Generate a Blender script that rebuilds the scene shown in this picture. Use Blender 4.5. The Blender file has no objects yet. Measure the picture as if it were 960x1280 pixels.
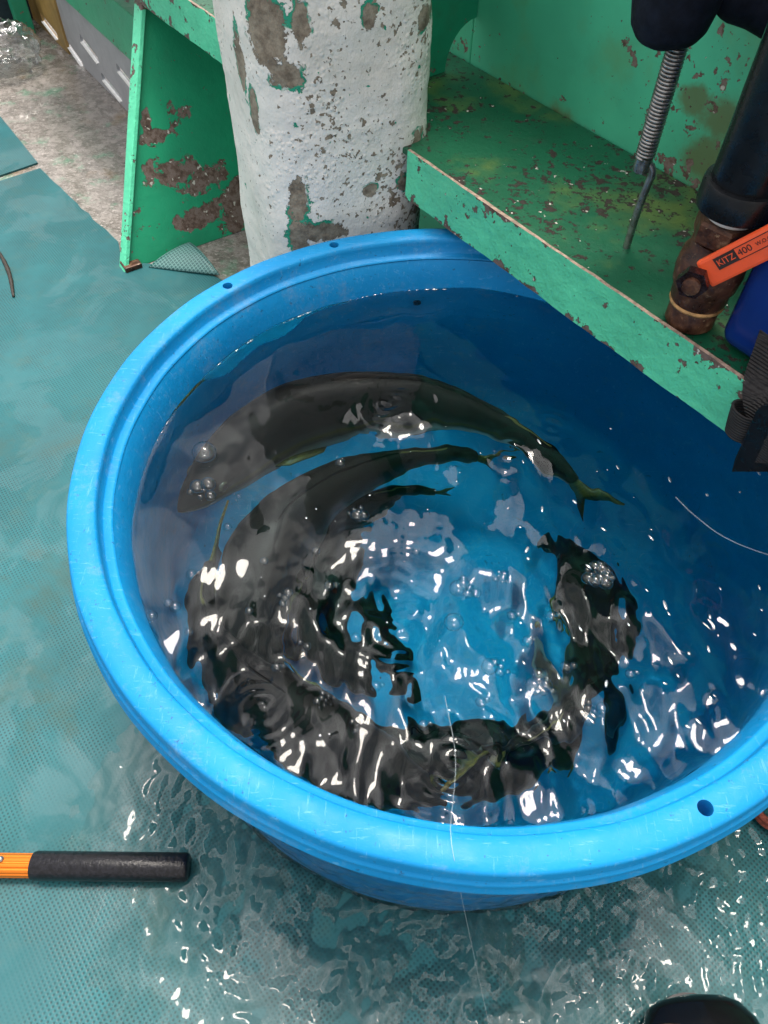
import bpy, bmesh, math, random
import numpy as np
from mathutils import Vector, Matrix, noise as mnoise

random.seed(7); RNG = np.random.default_rng(11)
scene = bpy.context.scene
COL = scene.collection
PI = math.pi
R = math.radians

# ------------------------------------------------------------------ camera
PITCH, ROLL = 0.92035686, 0.0283127
CAM = Vector((-0.11923, -0.72859, 1.33843))
_f = Vector((0, math.cos(PITCH), -math.sin(PITCH)))
_r0 = Vector((1, 0, 0)); _u0 = Vector((0, math.sin(PITCH), math.cos(PITCH)))
_r = _r0 * math.cos(ROLL) + _u0 * math.sin(ROLL)
_u = -_r0 * math.sin(ROLL) + _u0 * math.cos(ROLL)
cd = bpy.data.cameras.new('camera'); cam = bpy.data.objects.new('camera', cd); COL.objects.link(cam)
cd.sensor_fit = 'VERTICAL'; cd.sensor_height = 24.0; cd.lens = 961 / 1280 * 24.0
cd.clip_start = 0.02; cd.clip_end = 4000
M = Matrix((( _r.x, _u.x, -_f.x, CAM.x), (_r.y, _u.y, -_f.y, CAM.y), (_r.z, _u.z, -_f.z, CAM.z), (0, 0, 0, 1)))
cam.matrix_world = M
scene.camera = cam

# ------------------------------------------------------------------ sky, sun, exposure
SUN_EL, SUN_AZ = R(74), R(9)            # azimuth from +Y towards +X
w = bpy.data.worlds.new('World'); scene.world = w; w.use_nodes = True
wn = w.node_tree.nodes; wl = w.node_tree.links
wn.clear()
sky = wn.new('ShaderNodeTexSky'); sky.sky_type = 'NISHITA'; sky.sun_disc = False
sky.sun_elevation = SUN_EL; sky.sun_rotation = SUN_AZ
sky.dust_density = 4.0; sky.air_density = 1.0; sky.ozone_density = 1.0
bg = wn.new('ShaderNodeBackground'); bg.inputs['Strength'].default_value = 0.13
wo = wn.new('ShaderNodeOutputWorld')
# thin broken cloud over the whole sky: hazy white daylight
hs = wn.new('ShaderNodeHueSaturation'); hs.inputs['Saturation'].default_value = 0.38; wl.new(sky.outputs[0], hs.inputs['Color'])
tc = wn.new('ShaderNodeTexCoord'); cn = wn.new('ShaderNodeTexNoise'); cn.inputs['Scale'].default_value = 2.6; cn.inputs['Detail'].default_value = 6
wl.new(tc.outputs['Generated'], cn.inputs['Vector'])
cr = wn.new('ShaderNodeMapRange'); cr.interpolation_type = 'SMOOTHSTEP'; cr.inputs['From Min'].default_value = 0.41; cr.inputs['From Max'].default_value = 0.52; wl.new(cn.outputs['Fac'], cr.inputs['Value'])
mx = wn.new('ShaderNodeMix'); mx.data_type = 'RGBA'; 
vd = wn.new('ShaderNodeVectorMath'); vd.operation = 'DOT_PRODUCT'; wl.new(tc.outputs['Generated'], vd.inputs[0])
vd.inputs[1].default_value = (math.sin(SUN_AZ) * math.cos(SUN_EL), math.cos(SUN_AZ) * math.cos(SUN_EL), math.sin(SUN_EL))
pw_ = wn.new('ShaderNodeMath'); pw_.operation = 'POWER'; pw_.use_clamp = False; mxx = wn.new('ShaderNodeMath'); mxx.operation = 'MAXIMUM'; mxx.inputs[1].default_value = 0
wl.new(vd.outputs['Value'], mxx.inputs[0]); wl.new(mxx.outputs[0], pw_.inputs[0]); pw_.inputs[1].default_value = 8.0
ma = wn.new('ShaderNodeMath'); ma.operation = 'MULTIPLY_ADD'; ma.inputs[1].default_value = 25.0; ma.inputs[2].default_value = 6.0; wl.new(pw_.outputs[0], ma.inputs[0])
vc = wn.new('ShaderNodeVectorMath'); vc.operation = 'SCALE'; vc.inputs[0].default_value = (1.0, .965, .94); wl.new(ma.outputs[0], vc.inputs['Scale'])   # haze glows round the sun
wl.new(vc.outputs[0], mx.inputs[7])
wl.new(cr.outputs['Result'], mx.inputs['Factor']); wl.new(hs.outputs[0], mx.inputs[6])
wl.new(mx.outputs[2], bg.inputs[0]); wl.new(bg.outputs[0], wo.inputs[0])
sl = bpy.data.lights.new('sun', 'SUN'); sl.energy = 1.9; sl.angle = R(16); sl.color = (1.0, 0.91, 0.80)
sun = bpy.data.objects.new('sun', sl); COL.objects.link(sun)
sdir = Vector((math.sin(SUN_AZ) * math.cos(SUN_EL), math.cos(SUN_AZ) * math.cos(SUN_EL), math.sin(SUN_EL)))
sun.rotation_euler = sdir.to_track_quat('Z', 'Y').to_euler(); sun.location = sdir * 20
vs = scene.view_settings
vs.view_transform = 'Standard'; vs.look = 'None'; vs.exposure = 0.63; vs.gamma = 1.0; vs.use_curve_mapping = False
scene.cycles.use_denoising = True
try:
    scene.cycles.denoiser = 'OPENIMAGEDENOISE'
except Exception:
    pass
scene.cycles.max_bounces = 8; scene.cycles.transmission_bounces = 6; scene.cycles.transparent_max_bounces = 12
scene.cycles.diffuse_bounces = 3; scene.cycles.glossy_bounces = 3
scene.cycles.sample_clamp_indirect = 12.0; scene.cycles.caustics_reflective = True; scene.cycles.caustics_refractive = True
scene.cycles.blur_glossy = 0.5

# ------------------------------------------------------------------ measuring helpers
def ray(px, py):
    return (_f + _r * ((px - 480) / 961) - _u * ((py - 640) / 961)).normalized()
def at(px, py, z):                       # the point of height z that shows at a pixel of the photo
    d = ray(px, py); t = (z - CAM.z) / d.z
    return CAM + d * t
ZW = 0.44                                # water level in the tub
def under(px, py, z):                    # the same, seen through the flat water of the tub
    d = ray(px, py); p = at(px, py, ZW); n = Vector((0, 0, 1)); eta = 1 / 1.333
    ci = -d.dot(n); k = 1 - eta * eta * (1 - ci * ci)
    t = d * eta + n * (eta * ci - math.sqrt(k))
    return p + t * ((z - ZW) / t.z)

# ------------------------------------------------------------------ object helpers
def mesh_obj(name, verts, faces, mat=None, parent=None, smooth=False, mats=None, fmat=None):
    me = bpy.data.meshes.new(name); me.from_pydata([tuple(v) for v in verts], [], faces); me.update()
    for m in (mats or ([mat] if mat else [])): me.materials.append(m)
    if fmat is not None: me.polygons.foreach_set('material_index', fmat)
    if smooth: me.polygons.foreach_set('use_smooth', [True] * len(me.polygons))
    return link(name, me, parent)
def link(name, me, parent=None):
    o = bpy.data.objects.new(name, me); COL.objects.link(o)
    if parent is not None:
        o.parent = parent
        o.matrix_parent_inverse = Matrix.Translation(-world_loc(parent))
    return o
def world_loc(o):
    if o.parent is None: return Vector(o.location)
    return Vector((0, 0, 0))
def from_bm(name, bm, mat, parent=None, smooth=False):
    me = bpy.data.meshes.new(name); bmesh.ops.recalc_face_normals(bm, faces=bm.faces); bm.to_mesh(me); bm.free()
    if mat: me.materials.append(mat)
    if smooth: me.polygons.foreach_set('use_smooth', [True] * len(me.polygons))
    return link(name, me, parent)
def tag(o, label, cat, group=None):
    o['label'] = label; o['category'] = cat
    if group: o['group'] = group
    return o
def thing(name, label, cat, loc, group=None):
    o = bpy.data.objects.new(name, None); COL.objects.link(o); o.location = loc; o.empty_display_size = 0.05
    return tag(o, label, cat, group)
def structure(o): o['kind'] = 'structure'; return o
def sharp(o, ang=35):
    me = o.data
    me.polygons.foreach_set('use_smooth', [True] * len(me.polygons))
    bm = bmesh.new(); bm.from_mesh(me)
    for e in bm.edges:
        if len(e.link_faces) == 2: e.smooth = e.calc_face_angle(0) < R(ang)
    bm.to_mesh(me); bm.free()
    return o

def bm_box(bm, c, sx, sy, sz, rot=None, bevel=0.0):
    r = bmesh.ops.create_cube(bm, size=1.0); vs_ = r['verts']
    m = Matrix.Translation(Vector(c)) @ (rot.to_4x4() if rot else Matrix.Identity(4)) @ Matrix.Diagonal((sx, sy, sz, 1))
    bmesh.ops.transform(bm, matrix=m, verts=vs_)
    if bevel:
        es = list({e for v in vs_ for e in v.link_edges})
        bmesh.ops.bevel(bm, geom=es, offset=bevel, segments=2, affect='EDGES', profile=0.6)
def frame_from(t, up=Vector((0, 0, 1))):
    t = t.normalized()
    s = t.cross(up)
    if s.length < 1e-4: s = t.cross(Vector((1, 0, 0)))
    s.normalize(); return t, s, s.cross(t).normalized()
def tube_data(pts, rad, n=10, cap=True):
    pts = [Vector(p) for p in pts]; V = []; F = []
    rads = rad if isinstance(rad, (list, tuple)) else [rad] * len(pts)
    s0 = None
    for i, p in enumerate(pts):
        t = (pts[min(i + 1, len(pts) - 1)] - pts[max(i - 1, 0)]).normalized()
        if s0 is None: _, s0, _u2 = frame_from(t)
        s = (s0 - t * s0.dot(t)).normalized(); u2 = s.cross(t); s0 = s
        for k in range(n):
            a = 2 * PI * k / n
            V.append(p + (s * math.cos(a) + u2 * math.sin(a)) * rads[i])
    for i in range(len(pts) - 1):
        for k in range(n):
            a = i * n + k; b = i * n + (k + 1) % n
            F.append((a, b, b + n, a + n))
    if cap:
        F.append(tuple(range(n - 1, -1, -1))); F.append(tuple((len(pts) - 1) * n + k for k in range(n)))
    return V, F
def tube(name, pts, rad, mat, parent=None, n=10, cap=True):
    V, F = tube_data(pts, rad, n, cap); return sharp(mesh_obj(name, V, F, mat, parent), 50)
def lathe(name, prof, mat, parent=None, seg=64, loc=(0, 0, 0), closed=False, warp=None):
    V = []; F = []; n = len(prof)
    for i in range(seg):
        a = 2 * PI * i / seg
        for (r, z) in prof:
            k = warp(a, r, z) if warp else 1.0
            V.append((loc[0] + r * k * math.cos(a), loc[1] + r * k * math.sin(a), loc[2] + z))
    for i in range(seg):
        j = (i + 1) % seg
        for k in range(n if closed else n - 1):
            k2 = (k + 1) % n
            F.append((i * n + k, j * n + k, j * n + k2, i * n + k2))
    if not closed:
        if prof[0][0] > 1e-6: F.append(tuple(i * n for i in range(seg - 1, -1, -1)))
        if prof[-1][0] > 1e-6: F.append(tuple(i * n + n - 1 for i in range(seg)))
    o = mesh_obj(name, V, F, mat, parent)
    bm = bmesh.new(); bm.from_mesh(o.data); bmesh.ops.remove_doubles(bm, verts=bm.verts, dist=1e-6)
    bmesh.ops.recalc_face_normals(bm, faces=bm.faces); bm.to_mesh(o.data); bm.free()
    return o
def catmull(P, n):
    P = [Vector(p) for p in P]; Q = [P[0] * 2 - P[1]] + P + [P[-1] * 2 - P[-2]]
    out = []; segs = len(P) - 1
    for i in range(n):
        t = i / (n - 1) * segs; k = min(int(t), segs - 1); f = t - k
        a, b, c, d = Q[k:k + 4]
        out.append(0.5 * ((2 * b) + (c - a) * f + (2 * a - 5 * b + 4 * c - d) * f * f + (3 * b - a - 3 * c + d) * f ** 3))
    return out
def even(P, n):                          # resample a polyline at even arc length
    L = [0]
    for a, b in zip(P, P[1:]): L.append(L[-1] + (b - a).length)
    out = []; j = 0
    for i in range(n):
        s = L[-1] * i / (n - 1)
        while j < len(P) - 2 and L[j + 1] < s: j += 1
        f = (s - L[j]) / max(L[j + 1] - L[j], 1e-9); out.append(P[j].lerp(P[j + 1], min(max(f, 0), 1)))
    return out
def boolean_cut(o, cutters):
    for c in cutters:
        m = o.modifiers.new('cut', 'BOOLEAN'); m.operation = 'DIFFERENCE'; m.object = c; m.solver = 'EXACT'
    bpy.context.view_layer.update()
    dg = bpy.context.evaluated_depsgraph_get()
    me = bpy.data.meshes.new_from_object(o.evaluated_get(dg))
    o.modifiers.clear(); o.data = me
    for c in cutters: bpy.data.objects.remove(c)
    return o

# ------------------------------------------------------------------ materials
class N:
    def __init__(s, name):
        s.m = bpy.data.materials.new(name); s.m.use_nodes = True; s.t = s.m.node_tree; s.t.nodes.clear()
        s.out = s.t.nodes.new('ShaderNodeOutputMaterial')
        s.tc = s.t.nodes.new('ShaderNodeTexCoord')
    def n(s, ty, **k):
        x = s.t.nodes.new('ShaderNode' + ty)
        for a, b in k.items(): setattr(x, a, b)
        return x
    def put(s, sock, v):
        if hasattr(v, 'is_linked') or isinstance(v, bpy.types.NodeSocket): s.t.links.new(v, sock)
        elif v is not None: sock.default_value = v
    @property
    def obj(s): return s.tc.outputs['Object']
    @property
    def uv(s): return s.tc.outputs['UV']
    def math(s, op, a, b=None, c=None, clamp=False):
        x = s.n('Math', operation=op, use_clamp=clamp)
        s.put(x.inputs[0], a); s.put(x.inputs[1], b)
        if c is not None: s.put(x.inputs[2], c)
        return x.outputs[0]
    def vec(s, op, a, b=None, scale=None):
        x = s.n('VectorMath', operation=op); s.put(x.inputs[0], a)
        if b is not None: s.put(x.inputs[1], b)
        if scale is not None: s.put(x.inputs[3], scale)
        return x.outputs['Value'] if op in ('LENGTH', 'DOT_PRODUCT', 'DISTANCE') else x.outputs[0]
    def noise(s, scale, detail=4, rough=0.55, v=None, dist=0.0):
        x = s.n('TexNoise'); s.put(x.inputs['Vector'], v if v is not None else s.obj)
        x.inputs['Scale'].default_value = scale; x.inputs['Detail'].default_value = detail
        x.inputs['Roughness'].default_value = rough; x.inputs['Distortion'].default_value = dist
        return x.outputs['Fac']
    def voro(s, scale, v=None, feature='F1', rnd=1.0):
        x = s.n('TexVoronoi', feature=feature); s.put(x.inputs['Vector'], v if v is not None else s.obj)
        x.inputs['Scale'].default_value = scale; x.inputs['Randomness'].default_value = rnd
        return x
    def map(s, v, lo, hi, a=0.0, b=1.0, smooth=True):
        x = s.n('MapRange', interpolation_type='SMOOTHSTEP' if smooth else 'LINEAR')
        s.put(x.inputs['Value'], v); s.put(x.inputs['From Min'], lo); s.put(x.inputs['From Max'], hi)
        s.put(x.inputs['To Min'], a); s.put(x.inputs['To Max'], b)
        return x.outputs['Result']
    def mapping(s, v, scale=(1, 1, 1), rot=(0, 0, 0), loc=(0, 0, 0)):
        x = s.n('Mapping'); s.put(x.inputs['Vector'], v); x.inputs['Scale'].default_value = scale
        x.inputs['Rotation'].default_value = rot; x.inputs['Location'].default_value = loc
        return x.outputs[0]
    def mix(s, f, a, b):
        x = s.n('Mix', data_type='RGBA'); s.put(x.inputs['Factor'], f)
        for k, v in ((6, a), (7, b)):
            s.put(x.inputs[k], (*v, 1) if isinstance(v, tuple) and len(v) == 3 else v)
        return x.outputs[2]
    def ramp(s, f, stops):
        x = s.n('ValToRGB'); s.put(x.inputs[0], f); e = x.color_ramp.elements
        while len(e) < len(stops): e.new(0.5)
        for q, (p, c) in zip(e, stops): q.position = p; q.color = (*c, 1)
        return x.outputs[0]
    def bump(s, h, dist, strength=1.0, normal=None):
        x = s.n('Bump'); s.put(x.inputs['Height'], h); x.inputs['Distance'].default_value = dist
        x.inputs['Strength'].default_value = strength
        if normal is not None: s.put(x.inputs['Normal'], normal)
        return x.outputs[0]
    def pbr(s, col, rough=0.5, normal=None, metal=0.0, **kw):
        x = s.n('BsdfPrincipled')
        s.put(x.inputs['Base Color'], (*col, 1) if isinstance(col, tuple) and len(col) == 3 else col)
        s.put(x.inputs['Roughness'], rough); s.put(x.inputs['Metallic'], metal)
        if normal is not None: s.put(x.inputs['Normal'], normal)
        for k, v in kw.items(): s.put(x.inputs[k.replace('_', ' ')], v)
        s.t.links.new(x.outputs[0], s.out.inputs[0]); return s.m

def plain(name, col, rough=0.5, metal=0.0, var=0.25, scale=40, bump=0.0006, **kw):
    n = N(name); f = n.noise(scale, 6, 0.6)
    c = n.mix(n.map(f, 0.3, 0.7), tuple(x * (1 - var) for x in col), tuple(min(1, x * (1 + var)) for x in col))
    return n.pbr(c, n.map(n.noise(scale * 2.3, 3), 0.3, 0.7, max(0.02, rough - 0.08), rough + 0.08), n.bump(f, bump), metal, **kw)

def blob_dist(n, blobs):                 # nearest of several stretched balls, in units of their own radii
    d = None
    for c, r in blobs:
        v = n.vec('SUBTRACT', n.obj, tuple(c)); v = n.vec('DIVIDE', v, tuple(r) if not isinstance(r, (int, float)) else (r, r, r))
        l = n.vec('LENGTH', v); d = l if d is None else n.math('MINIMUM', d, l)
    return d

def green_paint(name, base=(0.02, 0.34, 0.16), chips=0.5, chip_scale=38, blobs=(), grime=0.35, yellow=0.0, lump=0.002, rough=0.42, und=1.0, edges=(), stains=()):
    n = N(name)
    wob = n.noise(26, 6, 0.65); fine = n.noise(150, 4, 0.6)
    col = n.mix(n.map(n.noise(3.5, 5), 0.35, 0.7), tuple(x * 0.82 for x in base), tuple(min(1, x * 1.12) for x in base))
    if yellow:
        col = n.mix(n.math('MULTIPLY', n.map(n.noise(5.5, 6, 0.6), 0.5, 0.72), yellow), col, (0.17, 0.22, 0.035))
    col = n.mix(n.math('MULTIPLY', n.map(n.noise(9, 8, 0.7), 0.52, 0.8), grime), col, (0.045, 0.07, 0.045))
    if stains:
        sd_ = n.math('ADD', blob_dist(n, stains), n.math('MULTIPLY', n.math('SUBTRACT', n.noise(22, 6, .7), .5), 2.2))
        col = n.mix(n.map(sd_, 1.5, .5, 0, .75), col, (.13, .115, .03))
    # paint chips: small islands, gathered in some areas
    area = n.map(n.noise(4.2, 3), 0.4, 0.66)
    ch = n.math('ADD', n.noise(chip_scale, 5, 0.62), n.math('MULTIPLY', area, 0.10))
    if edges:
        sz = n.n('SeparateXYZ'); n.put(sz.inputs[0], n.obj)
        for ez, rad, amt in edges:
            ch = n.math('ADD', ch, n.map(n.math('ABSOLUTE', n.math('SUBTRACT', sz.outputs[2], ez)), 0.0, rad, amt, 0.0))
    mask = n.map(ch, 0.72 - 0.1 * chips, 0.735 - 0.1 * chips)
    ch2 = n.math('ADD', n.noise(chip_scale * 2.6, 3, 0.5), n.math('MULTIPLY', area, 0.08))
    mask = n.math('MAXIMUM', mask, n.map(ch2, 0.77 - 0.08 * chips, 0.785 - 0.08 * chips))
    if blobs:
        d = n.math('ADD', blob_dist(n, blobs), n.math('MULTIPLY', n.math('SUBTRACT', wob, 0.5), 2.6))
        mask = n.math('MAXIMUM', mask, n.map(d, 0.95, 0.88))
    under = n.ramp(n.noise(60, 6, 0.7), [(0.28, (0.035, 0.025, 0.02)), (0.45, (0.13, 0.085, 0.065)), (0.58, (0.22, 0.17, 0.15)), (0.75, (0.12, 0.05, 0.035))])
    under = n.mix(1 - und, under, (0.012, 0.009, 0.007))
    under = n.mix(n.map(n.noise(75, 2), 0.66, 0.7), under, (0.6, 0.58, 0.52))
    c = n.mix(mask, col, under)
    h = n.math('SUBTRACT', n.math('ADD', n.math('MULTIPLY', wob, 1.0), n.math('MULTIPLY', fine, 0.12)), n.math('MULTIPLY', mask, 0.5))
    return n.pbr(c, n.map(mask, 0, 1, rough, 0.85), n.bump(h, lump))

def white_paint():
    n = N('flaking white paint')
    def P(px, py, z=None, y=0.6): # a place on the pillar's face
        d = ray(px, py); t = (y - CAM.y) / d.y; return CAM + d * t
    wob = n.noise(30, 7, 0.68); big = n.noise(9, 4)
    blobs = [(P(338, 30), (.036, .09, .06)), (P(360, 82), (.030, .09, .022)), (P(375, 20), (.018, .09, .04)), (P(298, 85), (.010, .09, .05)), (P(318, 135), (.009, .09, .04)),
             (P(374, 245, y=.585), (.02, .09, .05)), (P(398, 287, y=.585), (.05, .09, .022)), (P(378, 290, y=.585), (.022, .09, .05)), (P(463, 22), (.012, .09, .028)), (P(463, 243), (.014, .09, .012)), (P(503, 245), (.012, .09, .018)),
             (P(520, 180, y=.7), (.012, .09, .05)), (P(530, 10, y=.7), (.014, .09, .02))]
    d = n.math('ADD', blob_dist(n, blobs), n.math('MULTIPLY', n.math('SUBTRACT', wob, 0.5), 2.4))
    # small chips on the right-hand half of the face
    right = n.map(n.vec('DOT_PRODUCT', n.obj, (1, 0, 0)), -0.36, -0.2)
    area = n.math('MULTIPLY', n.map(n.noise(7, 3), 0.36, 0.66), right)
    ch = n.math('ADD', n.noise(62, 4, 0.55), n.math('MULTIPLY', area, 0.11))
    chip = n.map(ch, 0.675, 0.688)
    ch3 = n.math('ADD', n.noise(120, 3, 0.5), n.math('MULTIPLY', area, 0.11))
    chip = n.math('MAXIMUM', chip, n.map(ch3, 0.695, 0.708))
    bare = n.math('MAXIMUM', n.map(d, 0.93, 0.88), chip)
    green = n.math('MULTIPLY', n.map(d, 1.16, 1.10), n.map(n.noise(17, 3), 0.50, 0.56))
    gchip = n.map(n.noise(40, 4, 0.6), 0.69, 0.70)
    green = n.math('MAXIMUM', green, gchip)
    wh = n.mix(n.map(n.noise(6, 6, 0.65), 0.4, 0.75), (0.89, 0.86, 0.81), (0.74, 0.70, 0.64))
    wh = n.mix(n.math('MULTIPLY', n.map(n.noise(70, 5, 0.7), 0.62, 0.76), 0.5), wh, (0.36, 0.33, 0.29))
    und = n.ramp(n.noise(48, 7, 0.72), [(0.25, (0.06, 0.05, 0.04)), (0.42, (0.20, 0.16, 0.12)), (0.6, (0.36, 0.31, 0.24)), (0.8, (0.16, 0.10, 0.06))])
    c = n.mix(green, wh, (0.02, 0.33, 0.2)); c = n.mix(bare, c, und)
    pimple = n.map(n.voro(95).outputs['Distance'], 0.05, 0.5, 1, 0)
    h = n.math('ADD', n.math('MULTIPLY', big, 1.6), n.math('ADD', wob, n.math('MULTIPLY', n.math('MULTIPLY', pimple, n.map(n.noise(8, 2), .45, .66)), 0.3)))
    h = n.math('SUBTRACT', h, n.math('MULTIPLY', n.math('MAXIMUM', bare, n.math('MULTIPLY', green, 0.6)), 0.55))
    return n.pbr(c, n.map(bare, 0, 1, 0.45, 0.85), n.bump(h, 0.0042))

def tub_plastic():
    n = N('scuffed blue polyethylene')
    c = n.mix(n.map(n.noise(5, 5), 0.3, 0.7), (0.004, 0.235, 0.56), (0.006, 0.285, 0.64))
    scr = n.map(n.noise(34, 6, 0.75, n.mapping(n.obj, (1, 6, 2), (0, 0, 0.6))), 0.57, 0.68)
    scr2 = n.map(n.noise(30, 6, 0.75, n.mapping(n.obj, (7, 1, 2), (0, 0, 0.3))), 0.58, 0.70)
    c = n.mix(n.math('MULTIPLY', n.math('MAXIMUM', scr, scr2), 0.5), c, (0.14, 0.42, 0.72))
    dirt = n.map(n.noise(105, 4, 0.7), 0.635, 0.69)
    c = n.mix(n.math('MULTIPLY', dirt, 0.6), c, (0.02, 0.06, 0.12))
    gr = n.math('MULTIPLY', n.map(n.noise(11, 8, 0.8), 0.52, 0.70), 0.5)
    c = n.mix(gr, c, (0.16, 0.30, 0.48))
    h = n.math('ADD', n.noise(18, 4), n.math('MULTIPLY', n.noise(120, 4), 0.25))
    return n.pbr(c, n.map(n.noise(25, 5), 0.3, 0.7, 0.42, 0.62), n.bump(h, 0.0014), Specular_IOR_Level=.28)

LIPDIR = Vector((0.617, -0.787, 0)); LIPN = Vector((0.787, 0.617, 0))      # along the shelf, and towards the wall
ANG = math.atan2(LIPDIR.y, LIPDIR.x)
def mat_rubber(name, pitch=0.0066, base=(0.016, 0.112, 0.126)):
    n = N(name)
    g = n.vec('SCALE', n.mapping(n.obj, rot=(0, 0, -ANG)), scale=1 / pitch)
    fr = n.vec('SUBTRACT', n.vec('FRACTION', g), (0.5, 0.5, 0.5))
    fl = n.vec('MULTIPLY', fr, (1, 1, 0)); d = n.vec('LENGTH', fl)
    open_ = n.map(n.noise(5, 4, 0.6), 0.36, 0.62)                       # how clogged the mesh is
    hole = n.map(d, 0.34, 0.2)
    c = n.mix(n.map(n.noise(2.6, 6, 0.6), 0.35, 0.7), base, tuple(x * 1.35 for x in base))
    c = n.mix(n.math('MULTIPLY', n.map(n.noise(14, 8, 0.7), 0.5, 0.75), 0.45), c, (0.06, 0.13, 0.115))
    c = n.mix(n.math('MULTIPLY', hole, n.map(open_, 0, 1, 0.05, 0.75)), c, (0.006, 0.035, 0.04))
    c = n.mix(n.math('MULTIPLY', n.map(n.noise(90, 4, 0.7), 0.68, 0.72), 0.7), c, (0.02, 0.03, 0.025))
    c = n.mix(n.math('MULTIPLY', n.map(n.noise(3.2, 7, 0.7, dist=.6), 0.52, 0.68), 0.5), c, (0.045, 0.085, 0.065))
    rid = n.vec('LENGTH', fl)
    h = n.math('ADD', n.math('MULTIPLY', n.map(rid, 0.0, 0.5), n.map(open_, 0, 1, 0.3, 1.0)), n.math('MULTIPLY', n.noise(40, 4), 0.5))
    return n.pbr(c, n.map(n.noise(6, 5), 0.35, 0.65, 0.34, 0.6), n.bump(h, 0.00030), Coat_Weight=n.map(n.noise(4.5, 5, .6, dist=.8), .50, .56, 0.0, 0.4), Coat_Roughness=0.06, Specular_IOR_Level=.3)

def water_mat(name, refract=True, tint=(0.97, 0.99, 1.0)):
    n = N(name)
    if refract:
        x = n.n('BsdfGlass'); x.inputs['Color'].default_value = (*tint, 1); x.inputs['Roughness'].default_value = 0.0; x.inputs['IOR'].default_value = 1.333
        n.t.links.new(x.outputs[0], n.out.inputs[0])
    else:
        t = n.n('BsdfTransparent'); t.inputs[0].default_value = (*tint, 1)
        g = n.n('BsdfGlossy'); g.inputs['Roughness'].default_value = 0.03
        f = n.n('Fresnel'); f.inputs['IOR'].default_value = 1.36
        m = n.n('MixShader'); n.t.links.new(f.outputs[0], m.inputs[0]); n.t.links.new(t.outputs[0], m.inputs[1]); n.t.links.new(g.outputs[0], m.inputs[2])
        n.t.links.new(m.outputs[0], n.out.inputs[0])
    return n.m

def rust_mat(name):
    n = N(name); a = n.noise(45, 7, 0.7)
    c = n.ramp(a, [(0.25, (0.010, 0.005, 0.005)), (0.42, (0.045, 0.017, 0.011)), (0.56, (0.10, 0.04, 0.02)), (0.66, (0.20, 0.11, 0.06)), (0.8, (0.38, 0.27, 0.17))])
    c = n.mix(n.map(n.noise(140, 4, .7), .62, .68, 0, .7), c, (.42, .30, .18))
    return n.pbr(c, n.map(a, 0.3, 0.7, 0.25, 0.6), n.bump(a, 0.0015), 0.25)

M_TUB = tub_plastic()
M_LIP = green_paint('chipped sea green paint on the shelf lip', base=(0.115, 0.70, 0.41), chips=0.55, grime=0.2, lump=0.006, chip_scale=30, edges=((.548, .022, .13), (.640, .010, .12)), und=.75)  # base lightened to carry the light on the lip face; chips are wear
M_SHELF = green_paint('worn green paint on the shelf', base=(0.006, 0.105, 0.050), chips=1.0, chip_scale=58, yellow=0.55, und=0.12, grime=0.45)  # base darkened to carry the shade on the shelf top; chips are wear
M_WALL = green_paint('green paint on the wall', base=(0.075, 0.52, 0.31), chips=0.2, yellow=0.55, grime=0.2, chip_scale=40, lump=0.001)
M_WEB = green_paint('dark green paint on the web plate', base=(0.012, 0.26, 0.14), chips=0.3)
M_BARE = plain('bare pinkish steel edge', (0.34, 0.24, 0.19), 0.55, var=0.4, scale=90)
M_WHITE = white_paint()
M_MAT = mat_rubber('teal perforated rubber')
M_DARK = plain('dark void', (0.01, 0.012, 0.012), 0.8)
M_RUST = rust_mat('wet rusty brass')
M_BLACK = plain('black rubber', (0.007, 0.008, 0.010), 0.30, var=0.3, scale=30, Specular_IOR_Level=.3)
M_NAVY = plain('dark navy cloth', (0.006, 0.009, 0.018), 0.75, var=0.35, scale=60, Specular_IOR_Level=.2)
M_STEEL = plain('dull spring steel', (0.34, 0.33, 0.32), 0.34, 0.9, var=0.3, scale=80, bump=0.0003)
M_ORANGE = plain('orange vinyl sleeve', (0.86, 0.105, 0.03), 0.38, var=0.08, scale=30)
M_TAPE = plain('white thread tape', (0.72, 0.72, 0.70), 0.6, var=0.1)
M_PRINT = plain('dark print', (0.025, 0.016, 0.014), 0.6, var=0.2)

# ------------------------------------------------------------------ the deck and the sea around the boat
def deck_mat():
    n = N('worn wet deck')
    a = n.noise(22, 8, 0.75); b = n.noise(70, 7, 0.72, n.mapping(n.obj, (1, 2.2, 1), (0, 0, 0.5)))
    c = n.ramp(a, [(0.28, (0.075, 0.07, 0.06)), (0.46, (0.20, 0.18, 0.16)), (0.58, (0.30, 0.27, 0.25)), (0.78, (0.42, 0.39, 0.37))])
    c = n.mix(n.map(n.noise(9, 7, 0.7), 0.53, 0.66, 0, 0.6), c, (0.10, 0.30, 0.19))
    c = n.mix(n.map(b, 0.55, 0.62, 0, 0.8), c, (0.66, 0.60, 0.57))
    c = n.mix(n.map(n.noise(110, 5, .7), .56, .62, 0, .7), c, (0.10, 0.085, 0.075))
    c = n.mix(n.map(n.noise(42, 6, 0.7), 0.62, 0.7, 0, 0.6), c, (0.36, 0.20, 0.20))
    c = n.mix(n.map(n.noise(4, 5, 0.6), 0.58, 0.72, 0, 0.75), c, (0.22, 0.13, 0.035))
    return n.pbr(c, n.map(a, 0.35, 0.65, 0.12, 0.4), n.bump(n.math('ADD', a, n.math('MULTIPLY', b, 0.4)), 0.004), Coat_Weight=0.5, Coat_Roughness=0.06)
M_DECK = deck_mat()
bm = bmesh.new(); bm_box(bm, (0.2, 1.0, -0.06), 5.2, 9.0, 0.12)
deck = structure(from_bm('deck', bm, M_DECK))
n = N('open sea'); h = n.noise(0.35, 8, 0.6)
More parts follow.
